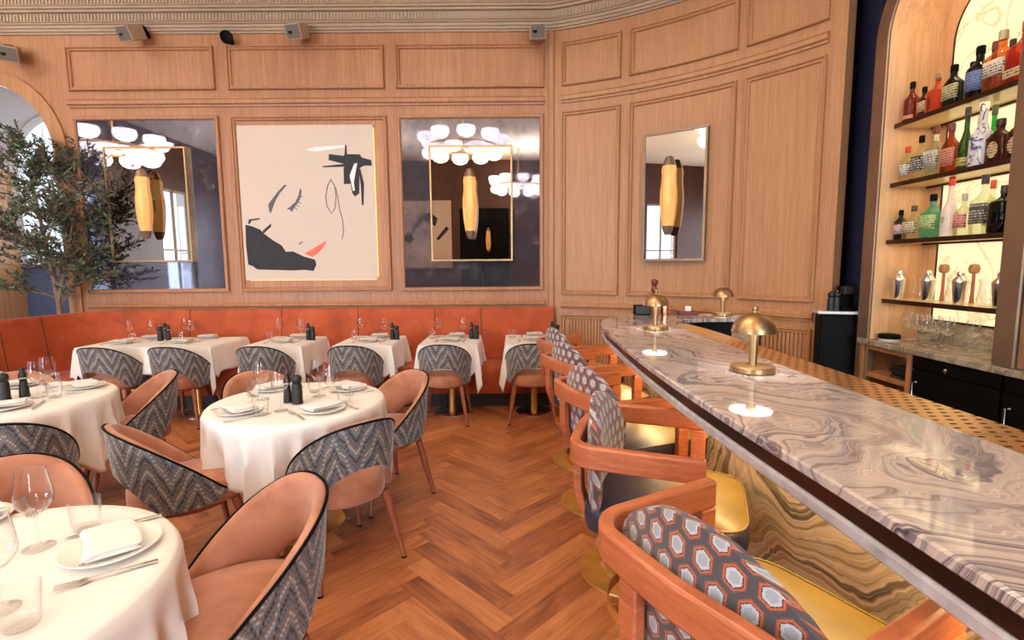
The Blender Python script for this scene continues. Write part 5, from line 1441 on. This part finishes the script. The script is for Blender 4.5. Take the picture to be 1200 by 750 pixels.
# ------------------------------------------------------------------ small fittings under the cornice
M['spk'] = plain('taupe_speaker_housing', rgb(170, 146, 122), .5, var=.1, vscale=10); M['grille'] = plain('grille_cloth', rgb(104, 92, 82), .7, var=.2, vscale=60)
def speaker(x, z, rz, tilt, lab):
    r = empty('wall_speaker', (x, YB, z), rz); tag(r, lab, 'speaker', 'box speakers under the cornice')
    T = Matrix.Rotation(tilt, 4, 'X'); ax = [Vector((1, 0, 0)), (T @ Vector((0, 1, 0, 0))).to_3d(), (T @ Vector((0, 0, 1, 0))).to_3d()]
    c = Vector((0, -.20, 0))
    b = G().obox(c, ax, (.084, .095, .074)).build('housing', M['spk'], r, smooth=0, bevel=.006)
    f = G().obox(c-ax[1]*.096, ax, (.074, .003, .064)).build('grille', M['grille'], r, smooth=0)
    g = G().lathe([(0, 0), (.020, 0), (.022, .004), (0, .004)], 16, tuple(c-ax[1]*.098+ax[0]*-.03), ax=Matrix((( 1, 0, 0), (0, 0, -1), (0, 1, 0)))); g.build('tweeter', M['black'], f, smooth=40)
    G().box(-.035, .035, -.19, -.085, .075, .09).box(-.03, .03, -.10, 0, .02, .12).build('bracket', M['black'], r, smooth=0)
    return r
speaker(-3.945, 3.985, radians(-14), radians(26), 'taupe box speaker under the cornice above the left mirror')
speaker(-2.21, 3.985, radians(-8), radians(24), 'taupe box speaker under the cornice above the painting')
speaker(.30, 3.955, radians(-2), radians(16), 'taupe box speaker in the corner of the cornice right of the right mirror')
speaker(-5.44, 3.80, radians(34), radians(22), 'box speaker above the arched niche at the left edge of the photo')
r = empty('spotlight', (-3.04, YB, 3.965)); tag(r, 'round black fitting on the wall between two box speakers', 'spotlight')
R_ = Matrix.Rotation(radians(90), 3, 'X') @ Matrix.Rotation(radians(28), 3, 'Y')
G().lathe([(0, 0), (.058, 0), (.064, .006), (.064, .05), (.058, .056), (.05, .05), (0, .045)], 28, (0, -.10, 0), ax=R_).build('can', M['black'], r, smooth=40)
G().lathe([(0, 0), (.03, 0), (.03, .10), (0, .10)], 16, (0, 0, 0), ax=Matrix.Rotation(radians(90), 3, 'X')).build('mount', M['black'], r, smooth=40)

# ------------------------------------------------------------------ olive tree
r = empty('olive_tree', (-5.02, 5.86, 0)); tag(r, 'potted olive tree with thin trunk behind the corner banquette, in front of the arched niche', 'tree')
M['pot'] = plain('terracotta_planter', rgb(150, 110, 88), .8, var=.15)
G().lathe([(.0, 0), (.15, 0), (.17, .05), (.19, .46), (.20, .48), (.18, .48), (.17, .44), (0, .43)], 32, (.0, -.30, 0)).build('planter', M['pot'], r, smooth=40)
rnd = random.Random(21)
tr = [(.0, -.30, .40), (.01, -.29, .85), (-.02, -.27, 1.15), (-.10, -.22, 1.5), (-.19, -.18, 1.9), (-.25, -.16, 2.3), (-.28, -.16, 2.6)]
g = G().tube(tr, [.030, .028, .026, .023, .019, .013, .008], 10)
tr2 = [(-.02, -.27, 1.15), (.06, -.26, 1.45), (.15, -.25, 1.8), (.24, -.25, 2.15), (.29, -.26, 2.45)]
g.tube(tr2, [.020, .018, .014, .010, .006], 8)
twigs = []
def branch(p0, d, L, rad, depth):
    p = Vector(p0); pts = [p.copy()]; d = Vector(d).normalized(); n = 5
    for i in range(n):
        d = (d+Vector((rnd.uniform(-.3, .3), rnd.uniform(-.3, .3), rnd.uniform(-.22, .3)))).normalized(); p = p+d*(L/n)
        if p.y > -.10 and p.x > -.12: p.y = -.10-rnd.random()*.05
        pts.append(p.copy())
        if depth > 0:
            for _ in range(2 if depth > 1 else 1):
                branch(p, d+Vector((rnd.uniform(-1, 1), rnd.uniform(-.9, .6), rnd.uniform(-.6, .7))), L*.55, rad*.55, depth-1)
    g.tube(pts, [rad*(1-.7*i/n) for i in range(n+1)], 5); twigs.append(pts)
ctr = Vector((-.05, -.12, 2.1))
for base, dirs in ((tr, 14), (tr2, 10)):
    for k in range(dirs):
        f = .30+.70*k/(dirs-1) if base is tr else .15+.85*k/(dirs-1)
        i = min(len(base)-2, int(f*(len(base)-1))); q = f*(len(base)-1)-i
        p = Vector(base[i]).lerp(Vector(base[i+1]), q); a = rnd.uniform(0, 6.28)
        dx = cos(a)*1.15+(.25 if base is tr2 else -.1)
        branch(p, (dx, min(.4, sin(a)*.6)-.02, .35+rnd.uniform(-.35, .6)), rnd.uniform(.42, .68), .0085, 2)
g.build('trunk', M['bark'], r, smooth=60)
g = G(); cnt = 0
rnd.shuffle(twigs)
for pts in twigs:
    for i in range(len(pts)-1):
        for _ in range(3):
            if cnt > 7600: break
            p = pts[i].lerp(pts[i+1], rnd.random())
            d = (pts[i+1]-pts[i]).normalized()*.6+Vector((rnd.uniform(-1, 1), rnd.uniform(-1, 1), rnd.uniform(-.6, .9)))
            d.normalize(); s_ = d.cross(Vector((rnd.uniform(-1, 1), rnd.uniform(-1, 1), rnd.uniform(-1, 1)))).normalized()
            L = rnd.uniform(.042, .074); w = L*.15; nn_ = d.cross(s_)*.004
            q = [p, p+d*L*.35+s_*w+nn_, p+d*L*.7+s_*w*.8+nn_, p+d*L, p+d*L*.7-s_*w*.8-nn_*.2, p+d*L*.35-s_*w-nn_*.2]
            if max(v.y for v in q) > -.075 and max(v.x for v in q) > -.10: continue
            if max(v.x for v in q) > .22 and max(v.z for v in q) > 2.25+.5*rnd.random()**2: continue
            if any(v.y > .9 or v.x < -1.2 for v in q): continue
            g.add(q, [(0, 1, 2, 3), (0, 3, 4, 5)]); cnt += 1
fo = g.build('foliage', M['leaf'], r, smooth=0); fo['kind'] = 'stuff'

# ------------------------------------------------------------------ chandeliers (two show in the mirrors, two more are added for light)
def make_chandelier():
    r = empty('chandelier')
    R1 = .66
    g = G(); g.tube([(R1*cos(2*pi*i/48), R1*sin(2*pi*i/48), 0) for i in range(48)], .018, 8, closed=True)
    for k in range(4): 
        a = pi/4+k*pi/2; g.tube([(R1*cos(a), R1*sin(a), 0), (0, 0, .0)], .010, 8)
    g.build('ring', M['brass_dk'], r, smooth=50)
    G().lathe([(.012, 0), (.012, .95), (.07, .97), (.07, 1.0), (0, 1.0)], 16).build('rod', M['brass_dk'], r, smooth=40)
    for k in range(9):
        a = 2*pi*k/9
        for dz, rr in ((.03, R1+.02), (-.21, R1-.06)):
            G().lathe([(0, 0), (.06, .004), (.125, .035), (.16, .09), (.163, .13), (.152, .18), (.145, .182), (.152, .13), (.148, .095), (.115, .045), (0, .015)], 20, (rr*cos(a+(.35 if dz < 0 else 0)), rr*sin(a+(.35 if dz < 0 else 0)), dz)).build('glass_bowl', M['bulbglass'], r, smooth=50)
    return r
ch0 = make_chandelier(); CH = [(-.88, 2.0, 3.68), (-6.55, 3.0, 3.46), (-3.9, -1.4, 3.68), (.2, -2.6, 3.68)]
CL = ['ring chandelier of white glass bowls reflected in the right mirror', 'ring chandelier of white glass bowls reflected at the left of the left mirror', 'ring chandelier of white glass bowls added behind the viewer on the left', 'ring chandelier of white glass bowls added behind the viewer on the right']
for k, p in enumerate(CH):
    q = ch0 if k == 0 else clone(ch0, p); q.location = p; tag(q, CL[k], 'chandelier', 'ring chandeliers')

# rear wall seen in the right mirror: a second ink painting, a dark door and its wall light
o = empty('painting', (-2.66, YR+.02, 1.45)); tag(o, 'pale ink painting on the rear wall, reflected in the right mirror', 'painting')
G().box(-.78, .78, -.02, .02, 0, 2.1).build('canvas', M['canvas'], o, smooth=0, bevel=.002)
for nm, poly in (('black_brush_cross', [(-.35, 1.55), (-.1, 1.75), (.2, 1.66), (.45, 1.30), (.52, 1.0), (.36, 1.22), (.12, 1.5), (-.1, 1.42), (-.28, 1.3)]),
                 ('black_shape', [(.55, 1.15), (.74, 1.02), (.76, .86), (.55, .78), (.42, .92)]), ('ink_dash', [(-.62, 1.30), (-.40, 1.05), (-.30, .92), (-.36, .86), (-.58, 1.08), (-.70, 1.22)]), ('ink_tick', [(-.05, 1.20), (.12, 1.24), (.10, 1.18), (-.03, 1.15)])):
    G().prism([(-x, z) for x, z in poly], .0205, .022, lambda x, z, y: (x, y, z)).build(nm, M['ink'], o, smooth=0)
d = struct(G().box(-1.62, -.08, YR, YR+.05, 0, 3.3).build('door_1', M['black'], smooth=0, bevel=.01))
G().tube([(-.90, YR+.06, .95), (-.90, YR+.10, .98), (-.90, YR+.10, 1.3), (-.90, YR+.06, 1.33)], .01, 8).build('door_handle', M['brass'], d, smooth=40)
s3 = clone(sc0, (-.72, YR+.055, 2.3), pi); tag(s3, 'amber wall light on the dark rear door, reflected small in the right mirror', 'wall light', 'amber wall lights')

# ------------------------------------------------------------------ light
def area(name, loc, rot, sx, sy, power, col, spread=None):
    l = bpy.data.lights.new(name, 'AREA'); l.shape = 'RECTANGLE'; l.size = sx; l.size_y = sy; l.energy = power; l.color = col
    if spread: l.spread = radians(spread)
    b = bpy.data.objects.new(name, l); COL.objects.link(b); b.location = loc; b.rotation_euler = rot; return b
WARM = (1, .90, .78)
for k, p in enumerate(CH):  # added disks above the chandeliers, fill bounced off the ceiling
    l = bpy.data.lights.new('added_uplight', 'AREA'); l.shape = 'DISK'; l.size = 1.2; l.energy = UP; l.color = WARM
    b = bpy.data.objects.new('added_uplight', l); COL.objects.link(b); b.location = (p[0], p[1], p[2]+.26); b.rotation_euler = (pi, 0, 0)
# daylight from the left windows, added fill behind the rear ones
DAY = (.80, .90, 1.0); DAYL = (.55, .75, 1.0)
for p, q in LW: area('day_and_fill', (XL-.35, (p+q)/2, 1.98), (0, -pi/2, 0), 3.0, q-p-.1, DL, DAYL)
for p, q in RW: area('day_and_fill', ((p+q)/2, YR-.35, 1.98), (pi/2, 0, 0), q-p-.1, 3.0, DR, DAY)
# warm LED strip tucked under the bar lip, following the counter
led = offset(o_, .20)
for i in range(0, 84, 7):
    a, b = led[i], led[min(i+7, 90)]; L = hypot(b[0]-a[0], b[1]-a[1])
    area('bar_led', ((a[0]+b[0])/2, (a[1]+b[1])/2, .98), (0, 0, atan2(b[1]-a[1], b[0]-a[0])), L, .03, LED*L, (1, .70, .32))
for z in (2.49, 2.068, 1.655, 1.218):
    area('shelf_led', (2.95, NC, z-.012), (0, 0, 0), .22, .9, .9, (1, .80, .48))
area('niche_top_led', (2.95, NC, 3.5), (0, 0, 0), .1, .5, 3, (1, .80, .52))
W = bpy.data.worlds.new('sky'); S.world = W; W.use_nodes = True
bg = W.node_tree.nodes['Background']; bg.inputs[0].default_value = (.78, .88, 1, 1); bg.inputs[1].default_value = 1.6

# ------------------------------------------------------------------ camera
cam = bpy.data.cameras.new('camera'); cam.sensor_width = 36; cam.sensor_fit = 'HORIZONTAL'; cam.lens = 590/1200*36; cam.clip_start = .02
co = bpy.data.objects.new('camera', cam); COL.objects.link(co)
pit = math.atan(590/5425); rol = radians(.42)
fw = Vector((0, cos(pit), -sin(pit))); rt = Vector((1, 0, 0)); up = rt.cross(fw)
R3 = rt*cos(rol)-up*sin(rol); U3 = rt*sin(rol)+up*cos(rol)
co.matrix_world = Matrix(((R3.x, U3.x, -fw.x, 0), (R3.y, U3.y, -fw.y, 0), (R3.z, U3.z, -fw.z, 1.52), (0, 0, 0, 1)))
S.camera = co
vs_ = S.view_settings; vs_.view_transform = 'Standard'; vs_.look = 'None'; vs_.exposure = EXPO; vs_.gamma = 1; vs_.use_curve_mapping = False
S.display_settings.display_device = 'sRGB'
c_ = S.cycles; c_.use_denoising = True; c_.max_bounces = 8; c_.diffuse_bounces = 4; c_.glossy_bounces = 5; c_.transmission_bounces = 8; c_.transparent_max_bounces = 32
c_.sample_clamp_indirect = 6; c_.caustics_reflective = False; c_.caustics_refractive = False; c_.blur_glossy = .5
